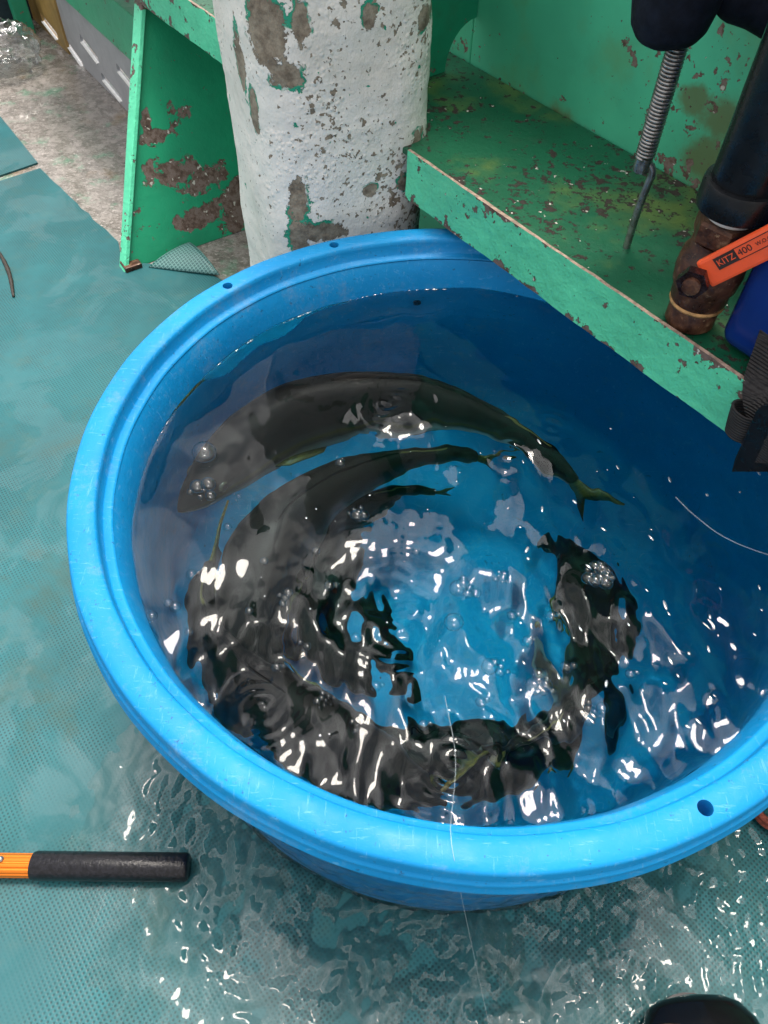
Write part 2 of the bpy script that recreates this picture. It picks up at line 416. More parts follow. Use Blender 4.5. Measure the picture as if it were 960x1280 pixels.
M_SEA = n.pbr((0.01, 0.045, 0.06), 0.12, n.bump(h, 0.35))
structure(mesh_obj('sea', [(-1500, -1500, -1.3), (1500, -1500, -1.3), (1500, 1500, -1.3), (-1500, 1500, -1.3)], [(0, 1, 2, 3)], M_SEA))

# ------------------------------------------------------------------ rubber mats
def slab(name, outline, z0, z1, mat, parent=None):
    k = len(outline); V = [(p[0], p[1], z0) for p in outline] + [(p[0], p[1], z1) for p in outline]
    F = [tuple(range(k - 1, -1, -1)), tuple(range(k, 2 * k))] + [(i, (i + 1) % k, k + (i + 1) % k, k + i) for i in range(k)]
    return mesh_obj(name, V, F, mat, parent)
s0 = at(50, 210, 0.006); s1 = at(158, 312, 0.006); foot = at(155, 338, 0)
s1b = at(150, 300, .006)
edge = []
for i in range(15):
    t = i / 14; p = s0.lerp(at(148, 302, .006), t); jit = 0.002 * math.sin(i * 2.3) + 0.005 * random.uniform(-1, 1) ** 3
    edge.append(p + LIPN * jit)
big = edge + [at(152, 325, .006), at(205, 332, .006), at(268, 345, .006), Vector((0.05, .62, 0)), Vector((1.6, .2, 0)), Vector((1.8, -1.6, 0)), Vector((-2.3, -1.6, 0)), Vector((-2.4, .9, 0)), at(0, 226, .006)]
o = tag(slab('rubber_mat', big, 0.0005, 0.006, M_MAT), 'large teal perforated rubber mat under the blue tub', 'rubber mat')
small = [at(47, 203, .006), at(-4, 140, .006), at(-130, 30, .006), at(-500, 120, .006), at(-300, 330, .006), at(0, 219, .006), at(24, 211, .006)]
tag(slab('rubber_mat', small, 0.0005, 0.006, M_MAT), 'separate teal mat piece at the left edge beyond the seam', 'rubber mat')
# folded-up flap of the mat beside the gusset
A = at(186, 334, .007); B = at(237, 303, .03); Cc = at(275, 344, .012); V = []; F = []
nn = 12
for i in range(nn + 1):
    for j in range(nn + 1 - i):
        a = i / nn; b = j / nn; p = A + (B - A) * a + (Cc - A) * b; p.z += 0.035 * a * (1 - a) + 0.02 * a * b; V.append(p)
idx = {}; q = 0
for i in range(nn + 1):
    for j in range(nn + 1 - i): idx[i, j] = q; q += 1
for i in range(nn):
    for j in range(nn - i):
        F.append((idx[i, j], idx[i + 1, j], idx[i, j + 1]))
        if j < nn - i - 1: F.append((idx[i + 1, j], idx[i + 1, j + 1], idx[i, j + 1]))
n = N('mesh underside of the mat'); g = n.vec('SCALE', n.mapping(n.obj, rot=(0, 0, -ANG)), scale=1 / 0.0085)
fr = n.vec('MULTIPLY', n.vec('ABSOLUTE', n.vec('SUBTRACT', n.vec('FRACTION', g), (.5, .5, .5))), (1, 1, 0)); sp = n.n('SeparateXYZ'); n.put(sp.inputs[0], fr)
gd = n.map(n.math('MAXIMUM', sp.outputs[0], sp.outputs[1]), 0.30, 0.40)
M_FLAP = n.pbr(n.mix(gd, (0.03, 0.12, 0.12), (0.16, 0.33, 0.32)), 0.35, n.bump(gd, 0.002))
fo = mesh_obj('mat_flap', V, F, M_FLAP, smooth=True); sm = fo.modifiers.new('solid', 'SOLIDIFY'); sm.thickness = 0.004; sm.offset = 0
tag(fo, 'folded corner of teal mesh mat lifted beside the green gusset', 'mat corner')
# dark slit torn in the mat, left: a twig-like scrap lies in it
tw = [at(-2, 314, .008), at(6, 328, .011), at(11, 340, .010), at(14, 352, .009), at(17, 371, .008)]
V, F = tube_data(even(catmull(tw, 24), 18), [0.003 + .0028 * math.sin(PI * i / 17) + 0.0012 * random.random() for i in range(18)], 7)
tag(mesh_obj('twig', V, F, plain('dark wet bark', (0.028, 0.020, 0.014), 0.5, var=.5, scale=120), smooth=True), 'thin dark twig lying on the teal mat at the left edge', 'twig')

# ------------------------------------------------------------------ blue tub
tub = thing('blue_tub', 'large round bright blue plastic tub full of water and fish', 'tub', (0, 0, 0.006))
warp = lambda a, r, z: 1 + 0.0022 * math.sin(3 * a + .6) + 0.0016 * math.sin(5 * a + 2) + 0.0006 * math.sin(23 * a)
wall_prof = [(0.0, 0.03), (0.40, 0.03), (0.445, 0.034), (0.468, 0.05), (0.478, 0.08), (0.482, 0.25), (0.486, 0.43), (0.490, 0.465), (0.497, 0.490), (0.500, 0.4965),
             (0.509, 0.4965), (0.509, 0.485), (0.505, 0.40), (0.500, 0.10), (0.497, 0.03), (0.490, 0.010), (0.47, 0.007), (0.0, 0.007)]
lathe('basin', wall_prof, M_TUB, tub, 192, warp=warp); sharp(bpy.data.objects['basin'], 45)
rim_prof = [(0.4995, 0.4985), (0.5005, 0.5005), (0.5025, 0.5015), (0.5105, 0.5030), (0.5122, 0.5050), (0.5135, 0.522), (0.5145, 0.5275), (0.5170, 0.5300), (0.528, 0.5312), (0.540, 0.5310), (0.5485, 0.5295),
            (0.5515, 0.5275), (0.5530, 0.5235), (0.5538, 0.5100), (0.5548, 0.5070), (0.5568, 0.5055), (0.5580, 0.5030), (0.5575, 0.4975), (0.5585, 0.4920), (0.5605, 0.4890), (0.5610, 0.4850), (0.5590, 0.4830), (0.5555, 0.4840),
            (0.5530, 0.4960), (0.5450, 0.4985), (0.5120, 0.4975)]
rim = lathe('rim', rim_prof, M_TUB, tub, 288, closed=True, warp=warp)
cut = []
for (px, py) in ((280, 354), (415, 302), (882, 1010)):
    p = at(px, py, .5312); rr = p.to_2d().length; p2 = Vector((p.x, p.y, 0)) * (0.532 / rr)
    bmc = bmesh.new(); bmesh.ops.create_cone(bmc, cap_ends=True, segments=24, radius1=0.0085, radius2=0.0085, depth=0.09, matrix=Matrix.Translation((p2.x, p2.y, .52)))
    cut.append(from_bm('cut', bmc, None))
boolean_cut(rim, cut); sharp(rim, 50)
pp = under(525, 391, .40); a = math.atan2(pp.y, pp.x)
c0 = Vector((math.cos(a), math.sin(a), 0))
tube('drain_hole_disc', [c0 * .494 + Vector((0, 0, .395)), c0 * .480 + Vector((0, 0, .395)), c0 * .4785 + Vector((0, 0, .395))], [.008, .008, .006], M_BLACK, tub, 18)  # black disc added for the dark drain hole; the wall is not cut

# water in the tub -------------------------------------------------------------------------------
def sines(x, y, lam0, lam1, k, seed):
    r = np.random.default_rng(seed); h = np.zeros_like(x)
    for _ in range(k):
        lam = lam0 * (lam1 / lam0) ** r.random(); th = r.random() * 2 * PI; ph = r.random() * 2 * PI
        wx = x + 0.012 * np.sin(y * 31 + ph) ; wy = y + 0.012 * np.sin(x * 27 + ph * 2)
        h += lam * np.sin(2 * PI / lam * (wx * math.cos(th) + wy * math.sin(th)) + ph)
    return h / math.sqrt(k)
def g2(x, y, c, s): return np.exp(-((x - c[0]) ** 2 + (y - c[1]) ** 2) / (2 * s * s))
def pw(px, py): p = at(px, py, ZW); return (p.x, p.y)
_PERM = np.random.default_rng(4).permutation(512)
_GR = np.random.default_rng(5).random(512) * 2 * PI
def perlin(x, y):
    xi = np.floor(x).astype(int); yi = np.floor(y).astype(int); xf = x - xi; yf = y - yi
    fade = lambda t: t * t * t * (t * (t * 6 - 15) + 10)
    def gr(ix, iy, dx, dy):
        a = _GR[_PERM[(_PERM[ix % 512] + iy) % 512]]; return np.cos(a) * dx + np.sin(a) * dy
    u, v = fade(xf), fade(yf)
    a = gr(xi, yi, xf, yf); b = gr(xi + 1, yi, xf - 1, yf); c = gr(xi, yi + 1, xf, yf - 1); d = gr(xi + 1, yi + 1, xf - 1, yf - 1)
    return (a + (b - a) * u) * (1 - v) + (c + (d - c) * u) * v
def waves(x, y, lam, th=0.0, st=1.0, seed=0):   # rolling noise, stretched along th
    c, s_ = math.cos(th), math.sin(th); a = (x * c + y * s_) / (lam * st) + seed * 17.3; b = (-x * s_ + y * c) / lam + seed * 9.1
    wa = 0.35 * perlin(a * .6 + 50, b * .6); wb = 0.35 * perlin(a * .6, b * .6 + 70)
    return lam * perlin(a + wa, b + wb)
def soft(v, w): return np.sqrt(v * v + w * w)
def water_h(x, y):
    G = lambda px, py, s: g2(x, y, pw(px, py), s)
    chop = 0.07 + 0.85 * G(610, 900, .13) + .85 * G(380, 890, .12) + .4 * G(300, 820, .07) + .6 * G(500, 520, .05) + .5 * G(820, 890, .09) + .45 * G(650, 580, .04) + .5 * G(500, 790, .08) + .45 * G(700, 780, .08) + .22 * G(850, 700, .12)
    chop = np.minimum(chop, 1.0) * (1 - .65 * G(430, 935, .05)) * (1 - .5 * G(350, 885, .04))
    h = 0.05 * waves(x, y, .20, .4, 1.0, 1)
    h += chop * (0.36 * waves(x, y, .095, R(100), 1.4, 2) + 0.42 * waves(x, y, .048, R(80), 1.6, 3) + 0.24 * waves(x, y, .025, R(100), 1.7, 4))
    h += chop ** 1.5 * (0.12 * waves(x, y, .013, R(80), 1.7, 6))
    rid = soft(perlin(x / .034 + 3, y / .05 + 8), .05); h -= chop * .0020 * rid
    for (px, py, A, lam, dec) in ((565, 960, .0016, .021, .08), (640, 560, .0012, .020, .03), (690, 535, .0013, .022, .025), (490, 505, .0011, .018, .035), (495, 775, .0011, .017, .06), (330, 880, .0010, .018, .05), (760, 880, .0009, .018, .05)):
        c = pw(px, py); dx = x - c[0]; dy = y - c[1]; rr = np.hypot(dx, dy); an = np.arctan2(dy, dx); rr = rr + .30 * waves(x, y, .06, 0, 1, 8)
        h += A * np.cos(2 * PI * rr / lam) * np.exp(-rr / dec) * (.55 + .45 * np.sin(2 * an + px))
    return h
RW = 0.4868; NG = 560
gx = np.linspace(-RW, RW, NG); X, Y = np.meshgrid(gx, gx)
# square grid mapped to the disc so the border is clean
u = X / RW; v = Y / RW
DX = u * np.sqrt(1 - v * v / 2) * RW; DY = v * np.sqrt(1 - u * u / 2) * RW
H = water_h(DX, DY); rr = np.hypot(DX, DY)
H += 0.0022 * np.exp(-(RW - rr) / 0.006)                      # meniscus
V = np.stack([DX.ravel(), DY.ravel(), ZW + H.ravel()], 1)
ii = np.arange(NG * NG).reshape(NG, NG)
F = np.stack([ii[:-1, :-1].ravel(), ii[:-1, 1:].ravel(), ii[1:, 1:].ravel(), ii[1:, :-1].ravel()], 1)
M_WATER = water_mat('tub water')
border = np.concatenate([ii[0, :-1], ii[:-1, -1], ii[-1, :0:-1], ii[:0:-1, 0]]); nb_ = len(border); base_ = len(V)
V = np.concatenate([V, np.column_stack([V[border][:, 0], V[border][:, 1], np.full(nb_, .02)])])
F = F.tolist() + [(int(border[k]), base_ + k, base_ + (k + 1) % nb_, int(border[(k + 1) % nb_])) for k in range(nb_)] + [tuple(base_ + k for k in range(nb_ - 1, -1, -1))]
va = M_WATER.node_tree.nodes.new('ShaderNodeVolumeAbsorption'); va.inputs['Color'].default_value = (0.05, 0.85, 0.82, 1); va.inputs['Density'].default_value = 2.9
M_WATER.node_tree.links.new(va.outputs[0], [q for q in M_WATER.node_tree.nodes if q.type == 'OUTPUT_MATERIAL'][0].inputs['Volume'])
wo_ = structure(mesh_obj('water', V.tolist(), F, M_WATER, smooth=True))
bm = bmesh.new(); bm.from_mesh(wo_.data); bm.normal_update()
for e in [e for e in bm.edges if len(e.link_faces) == 2 and e.calc_face_angle(0) > 1.0]: e.smooth = False
bm.to_mesh(wo_.data); bm.free()

# ------------------------------------------------------------------ fish
def fish_mat(name, back, flank, belly, stripe):
    n = N(name); sp = n.n('SeparateXYZ'); n.put(sp.inputs[0], n.uv)
    v = n.math('ADD', sp.outputs[1], n.math('MULTIPLY', n.math('SUBTRACT', n.noise(22, 4), .5), 0.10))
    c = n.ramp(v, [(0.0, belly), (0.26, belly), (0.40, flank), (0.50, stripe), (0.545, flank), (0.66, back), (1.0, tuple(x * .6 for x in back))])
    sc = n.noise(300, 2)
    pass
    return n.pbr(c, n.map(n.noise(30, 3), .3, .7, .4, .6), None, 0.0, Specular_IOR_Level=0.12)
M_FISH = fish_mat('dark olive fish skin', (0.010, 0.010, 0.010), (0.034, 0.034, 0.033), (0.42, 0.42, 0.42), (0.055, 0.05, 0.012))
M_FISH2 = fish_mat('brownish fish skin', (0.013, 0.012, 0.010), (0.036, 0.034, 0.030), (0.45, 0.45, 0.44), (0.06, 0.05, 0.012))
n = N('yellow olive fin'); a = n.noise(60, 3, .5, n.mapping(n.uv, (1, 14, 1)))
M_FIN = n.pbr(n.mix(n.map(a, .35, .65), (0.045, 0.040, 0.014), (0.13, 0.105, 0.018)), 0.4, n.bump(a, .001))
M_EYE = plain('black fish eye', (0.004, 0.004, 0.005), 0.08, var=0)
M_EYER = plain('dull eye ring', (0.07, 0.065, 0.04), 0.3, var=.1)
def fish(label, pts, roll, girth=1.0, skin=None, tail=1.0):
    skin = skin or M_FISH
    sp = even(catmull(pts, 200), 61); L = sum((b - a).length for a, b in zip(sp, sp[1:])); K = L
    S = [0, .003, .01, .022, .045, .08, .14, .22, .34, .48, .62, .74, .84, .90, .94, 1.0]
    HH = [.002, .0075, .014, .023, .038, .055, .078, .098, .112, .106, .084, .058, .038, .028, .024, .020]
    WW = [.002, .007, .012, .019, .030, .042, .056, .066, .071, .066, .050, .033, .022, .017, .015, .010]
    NR = 24; V = []; F = []; UV = []; FM = []; nb = 55
    frames = []; SS = [(i / (nb - 1)) ** 1.3 for i in range(nb)]
    def along(f):
        f = min(max(f, 0), 59.999); k = int(f); return sp[k].lerp(sp[k + 1], f - k)
    for i in range(nb):
        s = SS[i]; f = s * 54; p = along(f)
        t, side, up = frame_from(along(f + .8) - along(f - .8))
        q = Matrix.Rotation(roll, 3, t); side = q @ side; up = q @ up
        frames.append((p, t, side, up))
        hh = np.interp(s, S, HH) * K * girth; ww = np.interp(s, S, WW) * K * girth
        for k in range(NR):
            a = 2 * PI * k / NR; ca, sa = math.cos(a), math.sin(a)
            kw = abs(ca) ** 0.9 * (1 if ca > 0 else -1)
            zz = sa * hh * (1.0 if sa > 0 else 0.92)
            V.append(p + side * kw * ww + up * zz); UV.append((s, 0.5 + 0.5 * sa))
    for i in range(nb - 1):
        for k in range(NR):
            a = i * NR + k; b = i * NR + (k + 1) % NR; F.append((a, b, b + NR, a + NR)); FM.append(0)
    F.append(tuple(range(NR - 1, -1, -1))); FM.append(0); F.append(tuple((nb - 1) * NR + k for k in range(NR))); FM.append(0)
    def fin(P, th, mi=1):                                     # a thin solid fin from an outline
        nrm = (P[1] - P[0]).cross(P[-1] - P[0]).normalized() * th; k0 = len(V); m = len(P); cen = sum(P, Vector()) / m
        for p in P: V.append(p + nrm); UV.append(((p - cen).length * 4, 0.5 if mi else 0.98))
        for p in P: V.append(p - nrm); UV.append(((p - cen).length * 4, 0.5 if mi else 0.98))
        F.append(tuple(k0 + i for i in range(m))); F.append(tuple(k0 + m + i for i in range(m - 1, -1, -1)))
        FM.extend([mi, mi])
        for i in range(m): F.append((k0 + i, k0 + m + i, k0 + m + (i + 1) % m, k0 + (i + 1) % m)); FM.append(mi)
    def fp(i): return frames[min(range(nb), key=lambda q: abs(SS[q] - i / (nb - 1)))]
    p, t, sd, up = fp(nb - 1); td = sp[60] - sp[54]; td.normalize()
    T = lambda a, b: p + td * a * K * tail + up * b * K * tail
    fin([T(-.02, .012), T(.06, .055), T(.15, .118), T(.105, .055), T(.075, .0), T(.105, -.055), T(.15, -.118), T(.06, -.055), T(-.02, -.012)], .0018 * K * 1.6)
    for sgn in (1, -1):                                       # pectoral fins
        p, t, sd, up = fp(13); w0 = np.interp(.24, S, WW) * K * girth
        b0 = p + sd * sgn * w0 * .9 - up * .03 * K
        fin([b0 - t * .012 * K, b0 + t * .012 * K + sd * sgn * .02 * K, b0 + t * .085 * K + sd * sgn * .03 * K - up * .02 * K, b0 + t * .10 * K + sd * sgn * .018 * K - up * .03 * K, b0 + t * .03 * K], .0016 * K)
    for sgn, i0, i1, hgt in ((1, 22, 49, .012), (-1, 31, 49, .02)):   # second dorsal and anal fin
        k0 = len(V); cnt = 0
        for q in range(nb):
            if not (i0 <= SS[q] * 54 <= i1): continue
            p, t, sd, up = frames[q]; hh = np.interp(SS[q], S, HH) * K * girth * (1 if sgn > 0 else .92); f = (SS[q] * 54 - i0) / (i1 - i0)
            b_ = p + up * sgn * (hh - .004 * K); t_ = p + up * sgn * (hh + hgt * K * (1 - f) ** 1.2 * min(1, f * 8 + .1)) + t * .015 * K
            for v_ in (b_ - sd * .003 * K, t_ - sd * .0008 * K, t_ + sd * .0008 * K, b_ + sd * .003 * K): V.append(v_); UV.append((.5, .98 if sgn > 0 else .5))
            cnt += 1
        for q in range(cnt - 1):
            for k in range(3):
                a = k0 + q * 4 + k; F.append((a, a + 1, a + 5, a + 4)); FM.append(0 if sgn > 0 and q < cnt * .72 else 1)
    me = bpy.data.meshes.new('fish'); me.from_pydata([tuple(v) for v in V], [], F); me.update()
    me.materials.append(skin); me.materials.append(M_FIN); me.polygons.foreach_set('material_index', FM)
    uvl = me.uv_layers.new(name='UVMap'); vi = np.zeros(len(me.loops), int); me.loops.foreach_get('vertex_index', vi)
    uvl.data.foreach_set('uv', np.array(UV)[vi].ravel())
    me.polygons.foreach_set('use_smooth', [True] * len(me.polygons))
    o = link('fish', me); tag(o, label, 'fish', 'live fish circling in the tub')
    for sgn in (1, -1):
        p, t, sd, up = fp(5); w0 = np.interp(5 / 54, S, WW) * K * girth
        bmx = bmesh.new(); bmesh.ops.create_uvsphere(bmx, u_segments=14, v_segments=10, radius=.0115 * K, matrix=Matrix.Translation(p + sd * sgn * w0 * .82 + up * .012 * K))
        e = from_bm('eye', bmx, M_EYE, o, True)
        q, t2, s2, u2 = p + sd * sgn * (w0 * .93) + up * .012 * K, t, sd * sgn, up
        V2, F2 = tube_data([q - s2 * .003 * K, q + s2 * .003 * K], [.0145 * K, .0125 * K], 16); mesh_obj('eye_ring', V2, F2, M_EYER, o, True)
    return o
fish('dark fish along the far side of the tub, its snout by the left wall', [under(222, 642, .335), under(300, 566, .335), under(385, 518, .345), under(500, 503, .355), under(600, 522, .345), under(672, 562, .32), under(718, 602, .29), under(756, 645, .25)], R(-8), .92, None, .62)
fish('dim fish curving inside the ring, between the far fish and the near left one', [under(350, 880, .22), under(312, 805, .24), under(318, 730, .26), under(366, 652, .28), under(450, 596, .285), under(550, 568, .28), under(640, 578, .25)], R(6), 1.25, M_FISH2, .6)
fish('black fish under the near left rim, head towards the bottom of the tub', [under(560, 1000, .36), under(475, 968, .352), under(385, 918, .345), under(308, 858, .345), under(262, 795, .34), under(250, 735, .32), under(272, 675, .29)], R(8), 1.25)
fish('fish on the right of the ring with yellowish tail by the near rim', [under(685, 668, .13), under(722, 722, .17), under(742, 792, .23), under(724, 868, .29), under(672, 918, .34), under(612, 950, .36), under(555, 978, .365)], R(-16), 1.08, M_FISH2)
fish('dim fish deep at the ring centre, curled inside all the others', [under(500, 850, .13), under(428, 800, .14), under(398, 730, .15), under(425, 660, .16), under(495, 622, .16), under(580, 618, .15)], R(4), 1.3, M_FISH2, .45)
fish('dim fish lowest in the near middle, half hidden under the glare', [under(735, 850, .20), under(700, 905, .21), under(630, 945, .22), under(540, 945, .22), under(450, 905, .22), under(370, 850, .20)], R(5), 1.15)
# ------------------------------------------------------------------ bubbles and flecks on the water
def surf(px, py):
    p = at(px, py, ZW); h = float(water_h(np.array([p.x]), np.array([p.y]))[0]); return Vector((p.x, p.y, ZW + h))
def dome(bm, c, r):
    res = bmesh.ops.create_icosphere(bm, subdivisions=3, radius=r, matrix=Matrix.Translation(c) @ Matrix.Diagonal((1, 1, .8, 1)))
n = N('thin bubble film'); t = n.n('BsdfTransparent'); g = n.n('BsdfGlossy'); g.inputs['Roughness'].default_value = .02
lw = n.n('LayerWeight'); lw.inputs[0].default_value = .28; mm = n.n('MixShader'); fac = n.map(lw.outputs['Facing'], 0.15, 1.0, 0.05, 0.8)
n.t.links.new(fac, mm.inputs[0]); n.t.links.new(t.outputs[0], mm.inputs[1]); n.t.links.new(g.outputs[0], mm.inputs[2]); n.t.links.new(mm.outputs[0], n.out.inputs[0]); M_BUB = n.m
CL = [(252, 614, 15, 6, 'on the snout of the far fish'), (256, 568, 11, 1, 'beside the head of the far fish'), (215, 758, 9, 2, 'near the left wall of the tub'), (354, 750, 10, 4, 'left of the ring centre'),
      (380, 806, 11, 3, 'over the near left fish'), (446, 642, 11, 6, 'above the middle of the ring'), (583, 738, 14, 7, 'largest one at the ring centre'), (626, 726, 9, 7, 'just right of the largest centre cluster'),
      (566, 786, 9, 1, 'below the largest centre cluster'), (622, 837, 13, 6, 'in the choppy water left of two others'), (677, 860, 14, 7, 'in the middle of the choppy water'), (738, 893, 13, 9, 'rightmost in the choppy water'),
      (747, 721, 16, 14, 'frothy white one on the open dark water'), (405, 873, 12, 9, 'over the back of the near left fish'), (425, 572, 8, 3, 'on the back of the inner fish'), (444, 905, 8, 3, 'near the near rim'), (190, 770, 5, 1, 'tiny at the left waterline'), (296, 620, 7, 3, 'tiny below the far fish')]
for (px, py, rp, k, where) in CL:
    c = surf(px, py); s = 1.35 * rp / 961 * (c - CAM).length; bm = bmesh.new()
    if k == 1: dome(bm, c + Vector((0, 0, s * .25)), s)
    else:
        for i in range(k):
            a = i * 2.399; d = s * .78 * math.sqrt((i + .3) / k); r = s * random.choice((.16, .2, .26, .34, .46, .58)) * (1.0 if k < 9 else .7)
            dome(bm, c + Vector((d * math.cos(a), d * math.sin(a), r * .3)), r)
    o = from_bm('air_bubbles' if k > 1 else 'air_bubble', bm, M_BUB, None, True)
    tag(o, ('cluster of clear bubbles ' if k > 1 else 'single clear bubble ') + where, 'bubbles', 'bubbles floating on the tub water')
for (px, py, rp, where) in ((285, 660, 4, 'just below the snout of the far fish'), (240, 720, 5, 'by the yellowish tail of the near left fish'), (330, 700, 4, 'between the far fish and the ring centre, left'), (445, 800, 5, 'below the ring centre, left of the fishing line'),
        (312, 765, 4, 'left of the cluster left of the ring centre'), (395, 690, 4, 'above the cluster left of the ring centre'), (412, 735, 5, 'right of the cluster left of the ring centre'), (520, 690, 4, 'alone on the pale blue ring centre'),
        (470, 860, 5, 'above the near fish, left of the fishing line'), (660, 800, 5, 'above the two clusters in the choppy water'), (705, 840, 6, 'right of the middle cluster in the choppy water'), (530, 905, 5, 'next to the fishing line inside the tub'),
        (640, 770, 5, 'below the cluster right of the ring centre'), (600, 880, 5, 'right of the fishing line in the choppy water'), (790, 840, 5, 'in the white ripples at the right'), (236, 790, 4, 'lowest along the left wall'), (345, 830, 5, 'on the back of the near left fish'), (690, 770, 6, 'over the fish on the right of the ring')):
    c = surf(px, py); s = 1.3 * rp / 961 * (c - CAM).length; bm = bmesh.new(); dome(bm, c + Vector((0, 0, s * .3)), s)
    if rp > 4: dome(bm, c + Vector((s * 1.2, s * .4, s * .2)), s * .55)
    tag(from_bm('air_bubble', bm, M_BUB, None, True), 'tiny clear bubble ' + where, 'bubbles', 'tiny bubbles scattered over the tub water')
bm = bmesh.new(); rnd = random.Random(5)
def fleck(px, py, s, al=1.0, ang=None):
    c = surf(px, py); ang = rnd.random() * PI if ang is None else ang
    m = Matrix.Translation(c + Vector((0, 0, s * .1))) @ Matrix.Rotation(ang, 4, 'Z') @ Matrix.Diagonal((al, 1, .45, 1))
    bmesh.ops.create_icosphere(bm, subdivisions=2, radius=s, matrix=m)
for _ in range(55):  # white flecks modelled for glints on the water; those along the waterline are foam
    px = rnd.uniform(650, 955); py = rnd.uniform(480 + max(0, (px - 650)) * .35, 920)
    p = at(px, py, ZW)
    if p.to_2d().length < .46: fleck(px, py, rnd.uniform(.0008, .0026), rnd.uniform(1, 3.4), R(110) + rnd.gauss(0, .35))
for _ in range(30):
    px = rnd.uniform(200, 640); py = rnd.uniform(500, 960); p = at(px, py, ZW)
    if p.to_2d().length < .45: fleck(px, py, rnd.uniform(.0007, .0018))
for _ in range(34):
    a = rnd.uniform(R(92), R(142)) if rnd.random() < .8 else rnd.uniform(R(75), R(215)); q = Vector((math.cos(a), math.sin(a), 0)) * .4835
    m = Matrix.Translation(q + Vector((0, 0, ZW + .003))) @ Matrix.Rotation(a + PI / 2, 4, 'Z') @ Matrix.Diagonal((rnd.uniform(1.5, 5), 1, .6, 1))
    bmesh.ops.create_icosphere(bm, subdivisions=2, radius=rnd.uniform(.0005, .0018), matrix=m)
n = N('froth and droplets'); t = n.n('BsdfTransparent'); g = n.n('BsdfGlossy'); g.inputs['Roughness'].default_value = .08; d = n.n('BsdfDiffuse'); d.inputs[0].default_value = (.8, .85, .88, 1)
m1 = n.n('MixShader'); m1.inputs[0].default_value = .18; m2 = n.n('MixShader'); m2.inputs[0].default_value = .35
n.t.links.new(t.outputs[0], m1.inputs[1]); n.t.links.new(d.outputs[0], m1.inputs[2]); n.t.links.new(m1.outputs[0], m2.inputs[1]); n.t.links.new(g.outputs[0], m2.inputs[2]); n.t.links.new(m2.outputs[0], n.out.inputs[0]); M_FLECK = n.m
o = from_bm('droplets_and_glints', bm, M_FLECK, None, True); o['kind'] = 'stuff'; tag(o, 'small white flecks modelled for glints, with foam and droplets, on the tub water', 'droplets')

# ------------------------------------------------------------------ water running over the deck mat
x0, x1, y0, y1 = -1.0, 1.1, -1.05, -0.05; NX, NY = 620, 300
X, Y = np.meshgrid(np.linspace(x0, x1, NX), np.linspace(y0, y1, NY))
dw = lambda px, py: (at(px, py, .008).x, at(px, py, .008).y)
wet = np.clip(1.1 * g2(X, Y, dw(620, 1240), .20) + .9 * g2(X, Y, dw(380, 1180), .16) + .8 * g2(X, Y, dw(820, 1190), .17) + .6 * g2(X, Y, dw(220, 1000), .10) + .6 * g2(X, Y, dw(930, 1160), .12) + .5 * g2(X, Y, dw(480, 1150), .15), 0, 1)
h = 0.0040 + 0.0048 * np.clip(wet * 2.2, 0, 1)
h += wet * (0.16 * waves(X, Y, .036, R(60), 1.4, 11) + 0.28 * waves(X, Y, .018, R(75), 1.4, 12) + .15 * waves(X, Y, .010, R(40), 1.4, 13) + .06 * waves(X, Y, .09, 0, 1, 14))
for (px, py, A, lam, dec) in ((520, 1210, .00055, .013, .10), (300, 1110, .00035, .012, .08), (600, 1260, .0004, .012, .08)):
    c = dw(px, py); rr = np.hypot(X - c[0], Y - c[1]); h += A * np.cos(2 * PI * rr / lam) * np.exp(-rr / dec)
V = np.stack([X.ravel(), Y.ravel(), h.ravel()], 1); ii = np.arange(NX * NY).reshape(NY, NX)
keep = ((wet[:-1, :-1] > .03) & (np.hypot(X, Y)[:-1, :-1] > .492)).ravel()
F = np.stack([ii[:-1, :-1].ravel(), ii[:-1, 1:].ravel(), ii[1:, 1:].ravel(), ii[1:, :-1].ravel()], 1)[keep]
o = structure(mesh_obj('deck_water', V.tolist(), F.tolist(), water_mat('thin water film', False, (0.95, 0.98, 0.98)), smooth=True))

V = []; F = []; NA, NH = 260, 60
for i in range(NA + 1):
    a = R(205) + R(120) * i / NA
    for j in range(NH + 1):
        z = .012 + .47 * j / NH; r0 = np.interp(z, [.01, .03, .10, .40, .485], [.4925, .499, .502, .507, .511]) + .0035
        V.append((a, z, r0))
A_ = np.array(V); hh_ = .16 * waves(A_[:, 0] * .5, A_[:, 1], .030, 0, 1.2, 31) + .16 * waves(A_[:, 0] * .5, A_[:, 1], .014, 0, 1.2, 32)
fade_ = np.clip(np.minimum(A_[:, 0] - R(205), R(325) - A_[:, 0]) * 4, 0, 1); rr = A_[:, 2] + hh_ * fade_ - .004 * (1 - fade_)
V = np.column_stack([rr * np.cos(A_[:, 0]), rr * np.sin(A_[:, 0]), A_[:, 1]])
for i in range(NA):
    for j in range(NH): a = i * (NH + 1) + j; F.append((a, a + NH + 1, a + NH + 2, a + 1))
structure(mesh_obj('overflow_water', V.tolist(), F, o.data.materials[0], smooth=True))

